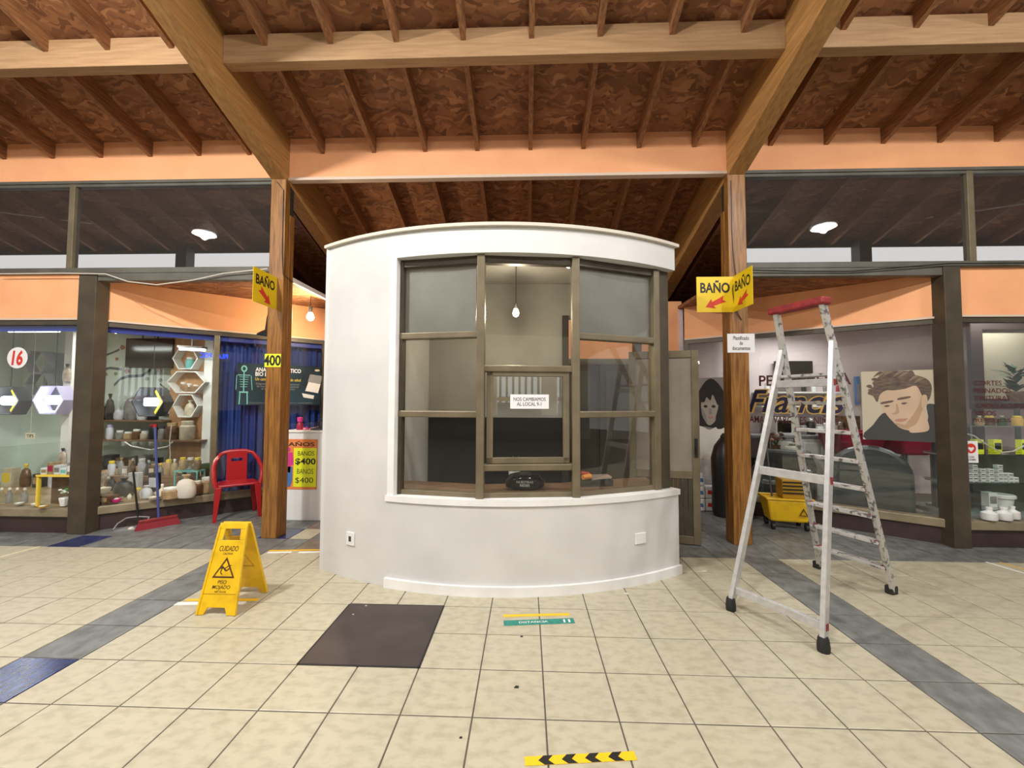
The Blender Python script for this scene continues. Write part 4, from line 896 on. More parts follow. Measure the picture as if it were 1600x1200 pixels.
# goods on the display platform of the slanting window
ZP = .276
def pos(px, py): return on_floor(px, py, ZP)
def sz(c, px): return px*c.y*PXM
for px, py, w_, h_, kind, m, l, lab in (
    (147, 784, 15, 24, 'jar', 'clear_plastic', 'lid_white', 'tall clear jar at the left end of the slanting window display'),
    (162, 771, 18, 9, 'bowl', 'lid_white', 'cream', 'white bowl beside the tall clear jar'),
    (162, 785, 34, 12, 'carton', 'jar_brown', 'jar_tan', 'low wooden tray at the front of the slanting window display'),
    (193, 775, 30, 30, 'sack', 'bag_dark', 'dark_grey', 'grey foil pouch in the slanting window display'),
    (211, 765, 17, 27, 'carton', 'bag_white', 'white_plastic', 'white packet standing behind the small tan jar'),
    (216, 778, 9, 16, 'jar', 'jar_tan', 'lid_yellow', 'small tan jar in front of the white packet'),
    (228, 778, 19, 20, 'sack', 'bag_white', 'bag_white', 'white plastic bag behind the broom handle'),
    (241, 768, 15, 30, 'carton', 'black', 'bag_white', 'black gadget with white screen behind the broom handle'),
    (253, 778, 10, 22, 'bottle', 'jar_cream', 'lid_white', 'cream bottle right of the broom handle'),
    (266, 779, 23, 18, 'jar', 'jar_tan', 'lid_white', 'wide tan tub with pale lid in the slanting window display'),
    (290, 777, 30, 36, 'sack', 'cloth', 'jar_tan', 'tied cloth sack in the slanting window display'),
    (308, 772, 14, 21, 'jar', 'jar_brown', 'jar_cream', 'brown jar between the cloth sack and the right tan jar'),
    (323, 769, 18, 24, 'jar', 'jar_tan', 'cloth', 'tan jar at the right end of the slanting window display'),
    (182, 785, 12, 6, 'bowl', 'pink_print', 'cloth', 'tiny pink dish at the front of the slanting window display'),
    (240, 781, 16, 5, 'bowl', 'cloth', 'jar_cream', 'flat pale dish in front of the black gadget'),
    (174, 766, 14, 22, 'sack', 'bag_dark', 'black', 'dark bag behind the white bowl')):
    c = pos(px, py); W_, H_ = sz(c, w_), sz(c, h_)
    if kind == 'jar': jar(c, W_/2, H_, m, l, lab)
    elif kind == 'bowl': bowl(c, W_/2, H_, m, lab, inside=l)
    elif kind == 'carton': carton(c, W_, W_*.5, H_, m, l, lab)
    elif kind == 'sack': sack(c, W_/2, H_, m, lab, tie=l)
    else: bottle(c, W_/2, H_, m, l, lab)
c = on_floor(296, 763, ZP)+Vector((-.02, .02, 0)); zt = c.z+.235
t = thing('turquoise_stand', c, 'small turquoise display stand in the slanting window', 'stand')
MB().box(c.x-.17, c.x+.15, c.y-.05, c.y+.08, zt-.02, zt).build('top_board', 'turquoise', t)
for sx in (-.16, .14):
    for sy in (-.045, .075): MB().box(c.x+sx-.008, c.x+sx+.008, c.y+sy-.008, c.y+sy+.008, c.z, zt-.02).build('leg', 'turquoise', t)
for k, (dx, m, l) in enumerate(((-.11, 'jar_tan', 'lid_yellow'), (-.01, 'clear_plastic', 'lid_white'), (.09, 'jar_brown', 'lid_yellow'))):
    jar(Vector((c.x+dx, c.y+.015, zt)), .042, .165, m, l, ('tan jar with yellow lid', 'clear jar with white lid', 'brown jar with yellow lid')[k]+' on the turquoise stand')
carton(on_floor(324, 753, ZP)+Vector((0, .02, 0)), .16, .1, .26, 'dark_green', 'black', 'dark green box right of the turquoise stand')
# goods behind the numbered window
c = on_floor(84, 791, ZP)
t = thing('yellow_stand', c, 'yellow framed display stand behind the numbered window', 'stand')
zt = c.z+.34
for sx in (-.19, .19): MB().box(c.x+sx-.012, c.x+sx+.012, c.y-.01, c.y+.02, c.z, zt).build('leg', 'lid_yellow', t)
MB().box(c.x-.20, c.x+.20, c.y-.02, c.y+.14, zt-.02, zt).build('top_board', 'lid_yellow', t)
MB().box(c.x-.18, c.x+.18, c.y+.12, c.y+.13, c.z, zt-.02).build('back_board', 'jar_brown', t)
for k in range(5): carton(Vector((c.x-.15+.075*k, c.y+.05, zt)), .07, .08, .07+.03*((k*2) % 3), ('white_plastic', 'jar_tan', 'bag_white', 'white_plastic', 'jar_grey')[k], ('jar_tan', 'crimson', 'jar_grey', 'turquoise', 'lid_white')[k], 'small carton on the yellow stand, %s from the left' % ordinal(k), 'cartons on the yellow stand')
c3 = Vector((c.x+.08, c.y+.03, c.z))
t = thing('flower_posy', c3, 'small posy of white flowers under the yellow stand', 'flowers')
MB().lathe([(.03, 0), (.045, .08), (.04, .09)], c3, 10).build('pot', 'white_plastic', t)
for k in range(9):
    a = k*2.4; q = c3+Vector((.05*math.cos(a)*(k/9), .04*math.sin(a)*(k/9), .13+.012*(k % 4))); MB().lathe([(.004, 0), (.018, .008), (.012, .02)], q, 6).build('blossom', ('lid_white', 'green')[k % 3 == 0], t)
for k, px in enumerate((-8, 2, 14, 26, 38)):
    bottle(on_floor(px, 786, ZP), .03, .17, ('jar_grey', 'clear_plastic')[k % 2], 'lid_white', 'small clear bottle behind the numbered window, %s from the left' % ordinal(k), 'clear bottles behind the numbered window')
for k, (px, py) in enumerate(((30, 789), (56, 790), (114, 786), (66, 794))): bowl(on_floor(px, py, ZP), .04, .025, ('cloth', 'lid_white', 'jar_tan', 'gold')[k], ('pale', 'white', 'tan', 'golden')[k]+' little dish at the front of the numbered window')
x = wx(102, 4.95)
tag(MB().box(x-.05, x+.05, 4.95, 5.03, ZP, 2.5).build('white_upright', 'lid_white'), 'white upright behind the numbered window', 'column')
for k, (px, py) in enumerate(((104, 596), (97, 728))):
    c = at(px, py, 4.925); sack(c, .055, .22, 'bag_clear', ('upper', 'lower')[k]+' clear bag of goods hanging on the white upright', sy=.4, tie='dark_grey', name='hanging_bag')
c = at(27, 559, 4.345); t = thing('shop_number', c, 'round white sticker with red number 16 on the left window', 'sticker')
mb = MB().lathe([(.118, 0), (.118, .002)], (0, 0, 0), 28); mb.v = [(c.x+v[0], c.y+v[2], c.z+v[1]) for v in mb.v]; mb.build('disc', 'white_paper', t)
text('number', '16', c-Vector((0, .0005, 0)), X, Z, .13, .17, 'red_ink', t, .035, .12)
c = at(47, 681, 4.9); t = thing('small_card', c, 'small cream card with dark lettering behind the numbered window', 'card')
MB().box(c.x-.06, c.x+.06, 4.90, 4.905, c.z-.035, c.z+.035).build('sheet', 'cream', t); text('lettering', 'TIPS', c-Vector((0, .0005, 0)), X, Z, .095, .04, 'ink', t, .02); MB().tube([(c.x, 4.903, c.z+.035), (c.x, 4.903, 2.785)], .002, 4).build('thread', 'cloth', t)
c = at(60, 600, 5.9); t = thing('dark_hexagons', c, 'pair of joined dark hexagon shelves behind the numbered window', 'shelf')
for dx, dz in ((.0, .0), (-.03, .33)): MB().ring_prism(hexpts(.19, .19), hexpts(.17, .17), c+Vector((dx, .1, dz)), X, Z, .12).build('shelf_frame', 'grey', t)
MB().box(c.x-.02, c.x+.02, c.y+.08, 6.3, c.z-.2, c.z+.5).build('wall_bracket', 'grey', t)
# LED message board seen from behind, on the slanting window
u0, z0 = FL.hit(313, 556, .10); u1, z1_ = FL.hit(356, 557, .10)
c = FL.p((u0+u1)/2, .10, (z0+z1_)/2); t = thing('led_sign', c, 'blue light-up lettering seen from behind in the slanting window', 'sign')
text('lettering', 'PILAS, FOC', c, -FL.e, Z, u1-u0, .07, 'led_blue', t, .01)
MB().obox(FL.p(u0-.03, .11, (z0+z1_)/2-.06), FL.e*(u1-u0+.06), FL.n*.004, Z*.12).build('clear_panel', 'clear_plastic', t)
MB().tube([FL.p((u0+u1)/2, .112, (z0+z1_)/2+.06), FL.p((u0+u1)/2, .112, 2.27)], .003, 4).build('wire', 'black', t)
# blue curtain behind the right-hand pane of the left shop
t = thing('blue_curtain', FL.p((u340+FL.L)/2, .2, 0), 'long blue curtain behind the slanting window', 'curtain')
N = 90; mb = MB(); vs = []; fs = []
for k in range(N+1):
    u = u340+.05+(FL.L-u340-.05)*k/N; d = .17+.025*math.sin(k*1.05)+.012*math.sin(k*.37)
    vs += [FL.p(u, d, .02), FL.p(u, d*.98, 2.2), FL.p(u, d+.004, 2.2), FL.p(u, d+.004, .02)]
    if k: b_ = 4*(k-1); fs += [(b_, b_+4, b_+5, b_+1), (b_+2, b_+6, b_+7, b_+3)]
mb.add(vs, fs).build('cloth_panel', 'blue_curtain', t, smooth=True)
MB().tube([FL.p(u340+.03, .18, 2.21), FL.p(FL.L, .18, 2.21)], .012, 6).build('rail', 'blue_trim', t)
# poster on the blue pane
ua, za = FL.hit(371, 569, .02); ub, zb = FL.hit(509, 634, .02)
ub = min(ub, FL.L-.06)
t = thing('health_poster', FL.p((ua+ub)/2, .02, zb), 'dark medical poster with a skeleton and equipment, on the blue curtained pane', 'poster')
FL.box(MB(), ua, ub, .018, .022, 1.375, 1.93).build('sheet', 'poster_dark', t)
W_ = ub-ua
def pp(a, b): return FL.p(ua+W_*a, .0175, 1.375+.555*b)
def ptext(body, a0, a1, b, h, m, **k): text('lettering', body, pp((a0+a1)/2, b), FL.e, Z, W_*(a1-a0), h, m, t, **k)
ptext('ANALISIS CUANTICO', .20, .74, .86, .055, 'white_paper', bold=.02)
ptext('BIO ELECTRICO', .20, .60, .75, .055, 'white_paper', bold=.02)
ptext('Un cambio en el cuidado de salud', .20, .74, .63, .04, 'lid_yellow')
ptext('Diagnostico no invasivo para prevenir\nde manera rapida y segura responde\nel estado general de tu salud', .21, .73, .45, .10, 'grey')
ptext('Consultas y reservas con nuestros especialistas', .14, .90, .05, .02, 'grey')
sk = MB()
o_ = pp(.075, 0)
def sp(x, y): return pp(.075, 0)+FL.e*x+Z*y
sk.ring_prism([(.035*math.cos(a*math.pi/6), .045*math.sin(a*math.pi/6)) for a in range(12)], [(.018*math.cos(a*math.pi/6), .026*math.sin(a*math.pi/6)) for a in range(12)], sp(0, .48), FL.e, Z, .001)
for a, b, w_ in (((0, .44), (0, .18), .012), ((-.07, .395), (.07, .395), .010), ((-.08, .39), (-.085, .2), .008), ((.08, .39), (.095, .2), .008), ((-.05, .17), (.05, .17), .02), ((-.04, .16), (-.045, .01), .013), ((.04, .16), (.045, .01), .013)):
    sk.bar(sp(*a), sp(*b), w_, .001, FL.n)
for k in range(5): sk.bar(sp(-.052+.003*k, .37-.032*k), sp(.052-.003*k, .37-.032*k), .007, .001, FL.n)
sk.build('skeleton_print', 'teal_print', t)
MB().prism([(0, 0), (.17, -.03), (.20, .10), (.04, .13)], pp(.80, .36), FL.e, Z, .001).build('device_print', 'lid_white', t)
MB().prism([(.03, .13), (.20, .10), (.22, .22), (.06, .24)], pp(.80, .36), FL.e, Z, .001).build('device_screen_print', 'grey', t)
MB().prism([(0, 0), (.16, -.03), (.15, -.08), (.02, -.06)], pp(.76, .30), FL.e, Z, .001).build('device_print', 'lid_white', t)
MB().prism([(.035*math.cos(a*math.pi/5), .016*math.sin(a*math.pi/5)) for a in range(10)], pp(.95, .90), FL.e, Z, .001).build('logo_oval', 'cream', t)

# ---------------------------------------------------------------- more goods crowding the left shop
rnd = random.Random(21)
lz = ZP+.13
a, b = Vector((-5.75, 5.42, ZP)), Vector((-4.42, 5.42, ZP))
tag(MB().box(-5.75, -4.42, 5.40, 5.58, ZP, lz).build('display_step', 'counter_wood', bevel=.004), 'raised wooden step at the back of the left shop display', 'display step')
kinds = ['jar', 'sack', 'carton', 'bottle']
bm = ['jar_brown', 'jar_tan', 'jar_grey', 'bag_dark', 'jar_cream', 'dark_grey', 'bag_clear', 'bag_white', 'black']; lm = ['lid_white', 'lid_yellow', 'dark_grey', 'cloth', 'jar_tan']
for k in range(13):
    c = Vector((-5.68+.098*k, 5.49+rnd.uniform(-.02, .02), lz)); r = rnd.uniform(.036, .047); h = rnd.uniform(.12, .24); m, l = rnd.choice(bm), rnd.choice(lm); q = kinds[k % 4]
    lab = '%s from the left on the raised wooden step' % ordinal(k)
    if q == 'jar': jar(c, r, h, m, l, 'little jar, '+lab, group='goods on the raised step')
    elif q == 'sack': sack(c, r, h, m, 'little bag, '+lab, tie=l, group='goods on the raised step')
    elif q == 'carton': carton(c, r*1.8, r*1.4, h, m, l, 'little box, '+lab, 'goods on the raised step')
    else: bottle(c, r*.8, h, m, l, 'little bottle, '+lab, 'goods on the raised step')
for k in range(12):
    u = .10+.078*k; c = FL.p(u, .20+rnd.uniform(-.02, .02), ZP); m = rnd.choice(['cloth', 'pink_print', 'jar_cream', 'jar_tan', 'lid_white', 'gold', 'bag_white', 'crimson'])
    if k % 3: bowl(c, rnd.uniform(.022, .03), rnd.uniform(.02, .035), m, 'trinket dish, %s from the left along the front of the slanting window' % ordinal(k), inside=rnd.choice(lm))
    else: sack(c, .026, .06, m, 'tiny trinket bag, %s from the left along the front of the slanting window' % ordinal(k), tie=rnd.choice(lm))
for k in range(9):
    c = Vector((-6.9+.21*k, 5.25+rnd.uniform(-.06, .06), ZP)); r = rnd.uniform(.05, .08); h = rnd.uniform(.14, .36); m, l = rnd.choice(bm), rnd.choice(lm); lab = '%s from the left in the middle row behind the numbered window' % ordinal(k)
    if k % 2: sack(c, r, h, m, 'bag of goods, '+lab, tie=l, group='middle row behind the numbered window')
    else: carton(c, r*1.8, r*1.5, h, m, l, 'box of goods, '+lab, 'middle row behind the numbered window')
# ================================================================== HAIRDRESSER
ceiling_tube(Vector((3.6, 6.2, 2.5)), Vector((4.6, 6.2, 2.5)), 'lit fluorescent lamp inside the hairdresser behind the slanting window', 14)
ceiling_tube(Vector((5.6, 5.45, 2.69)), Vector((6.6, 5.45, 2.69)), 'added fluorescent lamp out of sight above the straight window of the hairdresser', 9)  # added lamp, hidden above the window top, brightens the mirror and shelves
GD = .027
def gl(px, py): return FR.hit(px, py, GD)
def glass_text(name, body, px0, px1, py, hpx, m, parent, **k):
    a, b = gl(px0, py), gl(px1, py); c = FR.p((a[0]+b[0])/2, GD, (a[1]+b[1])/2)
    h = abs(gl((px0+px1)/2, py-hpx/2)[1]-gl((px0+px1)/2, py+hpx/2)[1])
    return text(name, body, c, FR.e, Z, b[0]-a[0], h, m, parent, **k)
t = thing('window_lettering', FR.p(1.5, GD, 1.4), 'dark and gold hairdresser lettering painted on the slanting glass', 'lettering')
glass_text('shop_type', 'PELUQUERIA', 1186, 1330, 595, 21, 'maroon', t, bold=.02)
glass_text('shop_name_outline', 'Francis', 1168, 1322, 627, 40, 'gold', t, bold=.045, shear=.35)
glass_text('shop_name', 'Francis', 1168, 1322, 627, 37, 'navy', t, bold=.015, shear=.35, depth=.002)
glass_text('clients', 'DAMAS - VARONES - NIÑOS', 1164, 1310, 655, 14, 'maroon', t, bold=.02)
def fr_poster(name, px0, px1, py0, py1, label):
    (ua, zt), (ub, _) = gl(px0, py0), gl(px1, py0); zb = gl((px0+px1)/2, py1)[1]; zt = gl((px0+px1)/2, py0)[1]
    t = thing(name, FR.p((ua+ub)/2, GD, zb), label, 'poster')
    return t, ua, ub, zb, zt
t, ua, ub, zb, zt = fr_poster('portrait_poster', 1345, 1474, 579, 689, 'large portrait poster of a man with tousled dark hair on the slanting glass')
W_, H_ = ub-ua, zt-zb
FR.box(MB(), ua, ub, GD-.004, GD, zb, zt).build('sheet', 'photo_bg', t)
def rounded(pts, n=4):                # closed Catmull-Rom through the outline points
    out = []; k = len(pts)
    for i in range(k):
        p0, p1, p2, p3 = (Vector(pts[(i+j) % k]) for j in (-1, 0, 1, 2))
        for q in range(n):
            t_ = q/n; v = .5*((2*p1)+(p2-p0)*t_+(2*p0-5*p1+4*p2-p3)*t_**2+(3*p1-p0-3*p2+p3)*t_**3); out.append((min(1, max(0, v.x)), min(1, max(0, v.y))))
    return out
def shape(name, pts, m, lift):
    pts = rounded(pts)
    MB().prism([(x*W_, y*H_) for x, y in pts], FR.p(ua, GD-.004-lift, zb), FR.e, Z, .0006).build(name, m, t)
shape('shirt_print', [(.04, 0), (.14, .22), (.30, .40), (.45, .20), (.62, .16), (.80, .30), (.80, .52), (.97, .50), (1, .48), (1, 0)], 'shirt', .0)
shape('neck_print', [(.58, .14), (.64, .32), (.76, .46), (.80, .30), (.81, .17), (.70, .13)], 'skin', .0007)
shape('face_print', [(.22, .66), (.26, .48), (.34, .33), (.46, .20), (.57, .16), (.66, .24), (.73, .40), (.78, .58), (.76, .76), (.60, .86), (.36, .84), (.24, .76)], 'skin', .0014)
shape('hair_print', [(.08, .68), (.16, .78), (.15, .84), (.26, .94), (.40, .99), (.58, .99), (.68, .93), (.80, .88), (.86, .78), (.84, .62), (.79, .56), (.74, .66), (.68, .78), (.55, .74), (.42, .72), (.32, .72), (.24, .66), (.20, .55), (.15, .64)], 'hair', .0021)
shape('ear_print', [(.74, .48), (.80, .52), (.80, .64), (.75, .64)], 'skin', .0026)
for x in (.31, .52): shape('brow_print', [(x-.06, .52+.06*(x > .4)), (x+.08, .55+.06*(x > .4)), (x+.08, .575+.06*(x > .4)), (x-.05, .55+.06*(x > .4))], 'brow', .0026)
for x, y in ((.32, .49), (.53, .53)): shape('eye_print', [(x-.035, y), (x, y-.012), (x+.04, y+.01), (x, y+.018)], 'brow', .0028)
shape('cheek_shade_print', [(.52, .175), (.66, .24), (.73, .40), (.78, .58), (.765, .70), (.72, .56), (.66, .42), (.57, .28)], 'skin_shade', .0020)
shape('nose_shade_print', [(.435, .52), (.45, .52), (.47, .41), (.43, .375), (.37, .385), (.41, .40), (.43, .43)], 'skin_shade', .0026)
shape('stubble_print', [(.40, .25), (.47, .20), (.56, .175), (.60, .22), (.52, .23), (.45, .25)], 'skin_shade', .0024)
for k in range(9):
    x = .16+.062*k; y = .80+.13*math.sin(1.1+k*.24); shape('hair_lock_print', [(x, y), (x+.07, y+.075), (x+.13, y+.07), (x+.06, y+.03)], ('hair_light', 'hair')[k % 3 == 0], .0028)
for x, y in ((.12, .70), (.10, .76), (.17, .86), (.30, .95), (.62, .95)): shape('hair_tuft_print', [(x, y), (x-.035, y+.03), (x+.02, y+.045), (x+.05, y-.01)], 'hair', .0024)
shape('mouth_print', [(.41, .28), (.50, .27), (.57, .32), (.50, .315), (.44, .31)], 'lip', .0028)
t, ua, ub, zb, zt = fr_poster('portrait_poster', 1086, 1134, 590, 718, 'dim portrait poster of a woman with black hair, beside the open kiosk door')
W_, H_ = ub-ua, zt-zb
FR.box(MB(), ua, ub, GD-.004, GD, zb, zt).build('sheet', 'photo_grey', t)
shape('hair_print', [(.02, .42), (.05, .75), (.2, .88), (.4, .97), (.6, .98), (.85, .88), (.98, .74), (.98, .40), (.8, .38), (.3, .40)], 'hair_black', 0)
shape('face_print', [(.20, .70), (.22, .56), (.36, .44), (.50, .42), (.66, .48), (.76, .60), (.76, .74), (.60, .82), (.36, .82)], 'skin_grey', .0007)
shape('fringe_print', [(.18, .72), (.30, .70), (.38, .76), (.50, .72), (.58, .79), (.74, .66), (.80, .76), (.62, .88), (.34, .88)], 'hair_black', .0012)
shape('side_hair_print', [(.70, .38), (.66, .50), (.74, .62), (.80, .74), (.95, .66), (.96, .42)], 'hair_black', .0012)
shape('cheek_shade_print', [(.20, .62), (.24, .52), (.38, .44), (.36, .52), (.27, .60)], 'photo_grey', .0011)
shape('blouse_print', [(0, 0), (0, .36), (.2, .40), (.45, .36), (.7, .40), (1, .36), (1, 0)], 'lid_white', .0007)
for x in (.34, .60): shape('eye_print', [(x-.07, .645), (x, .63), (x+.07, .645), (x, .665)], 'hair_black', .0014)
shape('mouth_print', [(.40, .51), (.50, .495), (.60, .51), (.50, .525)], 'lip', .0014)
shape('nose_print', [(.46, .62), (.52, .62), (.55, .555), (.45, .555)], 'photo_grey', .0014)
# inside: back wall fittings
YB = 6.8
def bx(name, px0, px1, py0, py1, Y, d, m, parent, bevel=.004):
    a, b = at(px0, py0, Y), at(px1, py1, Y); return MB().box(a.x, b.x, Y, Y+d, b.z, a.z).build(name, m, parent, bevel=bevel)
t = thing('television', at(1241, 590, 6.7), 'black television on the hairdresser back wall behind the ladder', 'television')
bx('screen', 1212, 1271, 564, 604, 6.70, .06, 'black_gloss', t); bx('bracket', 1236, 1246, 580, 596, 6.76, .04, 'dark_grey', t)
for k, py in enumerate((612, 634)):
    t = thing('wall_shelf', at(1250, py, 6.5), ('upper', 'lower')[k]+' white shelf on the hairdresser back wall', 'shelf')
    bx('board', 1190, 1322, py, py+3, 6.52, .28, 'white_plastic', t)
    for q, px in enumerate((1198, 1212, 1232, 1256, 1272, 1290, 1308)):
        c = at(px, py, 6.6); (bottle if q % 2 else jar)(c, .035, .13+.02*(q % 3), ('white_plastic', 'jar_grey', 'crimson', 'black')[q % 4], ('lid_white', 'black', 'gold')[q % 3], 'salon product, %s from the left on the %s white shelf' % (ordinal(q), ('upper', 'lower')[k]), group='salon products on the white shelves')
t = thing('worktop', at(1250, 690, 6.3), 'long salon worktop along the back wall', 'worktop')
bx('top', 1175, 1330, 680, 685, 6.25, .5, 'grey', t)
t = thing('microwave', at(1229, 680, 6.4), 'white microwave oven on the salon worktop', 'microwave')
bx('case', 1212, 1246, 653, 679.5, 6.35, .34, 'white_plastic', t); bx('door_glass', 1215, 1237, 657, 676, 6.34, .01, 'black_gloss', t)
for q, (px, w_, h_, m) in enumerate(((1255, .05, .2, 'jar_grey'), (1267, .06, .26, 'black'), (1281, .05, .17, 'white_plastic'), (1297, .09, .24, 'white_plastic'), (1313, .05, .2, 'jar_brown'))):
    jar(at(px, 680, 6.42), w_, h_, m, ('black', 'silver', 'lid_white')[q % 3], 'container on the salon worktop, %s right of the microwave' % ordinal(q), group='containers on the salon worktop')
t = thing('white_cabinet', at(1281, 726, 6.25), 'white two-door cabinet under the salon worktop', 'cabinet')
a, b = at(1252, 685.5, 6.26), at(1312, 700, 6.26)
MB().box(a.x, b.x, 6.27, 6.7, 0, a.z).build('body', 'white_plastic', t)
for k in range(2):
    xa = a.x+(b.x-a.x)*.5*k+.02; d_ = MB().box(xa, xa+(b.x-a.x)*.5-.04, 6.25, 6.27, .06, a.z-.06).build('door', 'white_plastic', t, bevel=.004)
    MB().box(xa+.02, xa+.035, 6.235, 6.25, .5, .62).build('handle', 'dark_grey', d_)
c = at(1224, 722, 5.9); c.z = 0
t = thing('side_table', c, 'dark side table carrying the vase of flowers in the salon', 'table')
zt = at(1224, 716, 5.9).z
MB().box(c.x-.42, c.x+.35, 5.95, 6.2, zt-.04, zt).build('top', 'black', t)
for sx in (-.38, .31):
    for sy in (5.98, 6.17): MB().box(c.x+sx-.02, c.x+sx+.02, sy-.02, sy+.02, 0, zt-.04).build('leg', 'black', t)
vz = Vector((c.x, 6.06, zt))
t = thing('flower_vase', vz, 'vase of dusky flowers in front of a white board in the salon', 'flowers')
MB().lathe([(.05, 0), (.07, .05), (.05, .14), (.06, .17)], vz, 12).build('vase', 'jar_brown', t, smooth=True)
for k in range(14):
    a = k*2.4; rr = .03+.08*(k/14); q = vz+Vector((rr*math.cos(a), rr*math.sin(a), .24+.018*(k % 6)))
    MB().tube([vz+Z*.15, q], .003, 4).build('stem', 'dark_green', t); MB().lathe([(.008, -.01), (.03, .0), (.022, .025), (.005, .03)], q, 7).build('blossom', ('leaf_print', 'maroon', 'photo_grey')[k % 3], t)
t = thing('white_board', at(1222, 700, 6.22), 'white framed board behind the flowers in the salon', 'board')
a, b = at(1204, 686, 6.22), at(1240, 716, 6.22); MB().box(a.x, b.x, 6.22, 6.24, zt-.3, a.z).build('panel', 'white_plastic', t); MB().ring_prism([(a.x, zt-.3), (b.x, zt-.3), (b.x, a.z), (a.x, a.z)], [(a.x+.02, zt-.28), (b.x-.02, zt-.28), (b.x-.02, a.z-.02), (a.x+.02, a.z-.02)], (0, 6.22, 0), X, Z, .01).build('frame', 'grey', t)
sack(Vector((c.x+.22, 6.06, zt)), .12, .2, 'cloth', 'crumpled cream towel on the dark side table', 'towel', tie='cloth', name='towel')
# wash basins
for k, (px0, px1, Y, lab) in enumerate(((1311, 1386, 5.75, 'left'), (1408, 1462, 5.6, 'right'))):
    a, b = at(px0, 678, Y), at(px1, 712, Y); cx = (a.x+b.x)/2; hw = (b.x-a.x)/2
    t = thing('wash_basin', (cx, Y+.25, 0), 'crimson salon wash basin below the portrait poster, %s one' % lab, 'basin', 'crimson wash basins')
    MB().hexa([(cx-hw*.75, Y, b.z), (cx+hw*.75, Y, b.z), (cx+hw*.75, Y+.4, b.z), (cx-hw*.75, Y+.4, b.z), (cx-hw, Y-.04, a.z), (cx+hw, Y-.04, a.z), (cx+hw, Y+.45, a.z), (cx-hw, Y+.45, a.z)]).build('bowl', 'crimson', t, bevel=.03)
    MB().ring_prism([(-hw-.02, -.06), (hw+.02, -.06), (hw+.02, .47), (-hw-.02, .47)], [(-hw+.04, .0), (hw-.04, .0), (hw-.04, .41), (-hw+.04, .41)], (cx, Y, a.z), X, Y_, .03).build('rim', 'crimson', t, bevel=.01)
    MB().lathe([(.16, 0), (.05, .04), (.04, b.z)], (cx, Y+.2, 0), 14).build('pedestal', 'silver', t, smooth=True)
t = thing('wall_picture', at(1337, 600, 6.75), 'narrow picture left of the portrait poster on the salon wall', 'picture')
bx('frame', 1338, 1345, 588, 632, 6.74, .05, 'blue_print', t); bx('print', 1339, 1344, 600, 628, 6.735, .006, 'photo_grey', t)
t = thing('cardboard_box', at(1328, 672, 6.4), 'brown cardboard box beside the worktop containers', 'box')
bx('carton_body', 1323, 1345, 650, 679.8, 6.35, .3, 'jar_brown', t); bx('tape_strip', 1332, 1336, 650, 679, 6.345, .006, 'jar_tan', t)
# dark sofa and round-backed armchair behind the slanting glass
def salon_seat(name, u, d, w_, label, cat, rounded):
    c = FR.p(u, d, 0); t = thing(name, c, label, cat)
    FR.box(MB(), u-w_/2+.06, u+w_/2-.06, d-.28, d+.25, .12, .45).build('seat', 'film', t, bevel=.05)
    pts = [(-w_/2, .12), (w_/2, .12), (w_/2, .62)]+([(w_/2*math.cos(math.radians(a)), .62+.33*math.sin(math.radians(a))) for a in range(15, 180, 15)] if rounded else [(w_/2-.06, .80), (-w_/2+.06, .80)])+[(-w_/2, .62)]
    MB().prism(pts, FR.p(u, d+.30 if not rounded else d-.30, 0), FR.e, Z, .14).build('backrest', 'film', t, bevel=.04)
    for s in (-1, 1): FR.box(MB(), u+s*(w_/2-.06)-.06, u+s*(w_/2-.06)+.06, d-.26, d+.28, .10, .62).build('armrest', 'film', t, bevel=.04)
    for s in (-1, 1):
        for q in (-.2, .2): FR.box(MB(), u+s*(w_/2-.08)-.02, u+s*(w_/2-.08)+.02, d+q-.02, d+q+.02, 0, .14).build('leg', 'black', t)
salon_seat('armchair', 1.95, .55, .74, 'dark round-backed armchair turned away behind the slanting glass', 'armchair', True)
salon_seat('sofa', 1.12, .34, .66, 'low dark sofa behind the ladder inside the hairdresser', 'sofa', False)

# straight window of the hairdresser
t = thing('window_lettering', (4.8, 4.345, 1.2), 'brown list of salon services painted on the straight right window', 'lettering')
for k, (s, wpx) in enumerate((('CORTES', 38), ('PEINADOS', 52), ('TINTURAS', 50), ('ONDULACIONES', 78), ('VISOS', 30), ('REFLEJOS', 51))):
    y = 598.5+11.8*k; a = at(1524+(3 if k == 3 else 0), y, 4.345); w_ = wpx*4.345*PXM
    text('service_name', s, Vector((a.x+w_/2, 4.345, a.z)), X, Z, w_, .05, 'maroon', t, .012)
c = at(1517, 706, 4.345); t = thing('alarm_sticker', c, 'white alarm sticker with a red round emblem on the straight right window', 'sticker')
MB().box(c.x-.068, c.x+.068, 4.343, 4.345, c.z-.11, c.z+.11).build('sheet', 'white_paper', t)
mb = MB().lathe([(.05, 0), (.05, .001)], (0, 0, 0), 20); mb.v = [(c.x+v[0], 4.342+v[2]*.5, c.z+.035+v[1]) for v in mb.v]; mb.build('red_disc', 'red_ink', t)
MB().prism([(0, -.03), (.03, .005), (.02, .02), (0, .012), (-.02, .02), (-.03, .005)], (c.x, 4.3418, c.z+.03), X, Z, .0006).build('heart_mark', 'white_paper', t)
text('lettering', 'CON\nALARMA', Vector((c.x, 4.343, c.z-.065)), X, Z, .09, .045, 'ink', t, .01)
zs = []
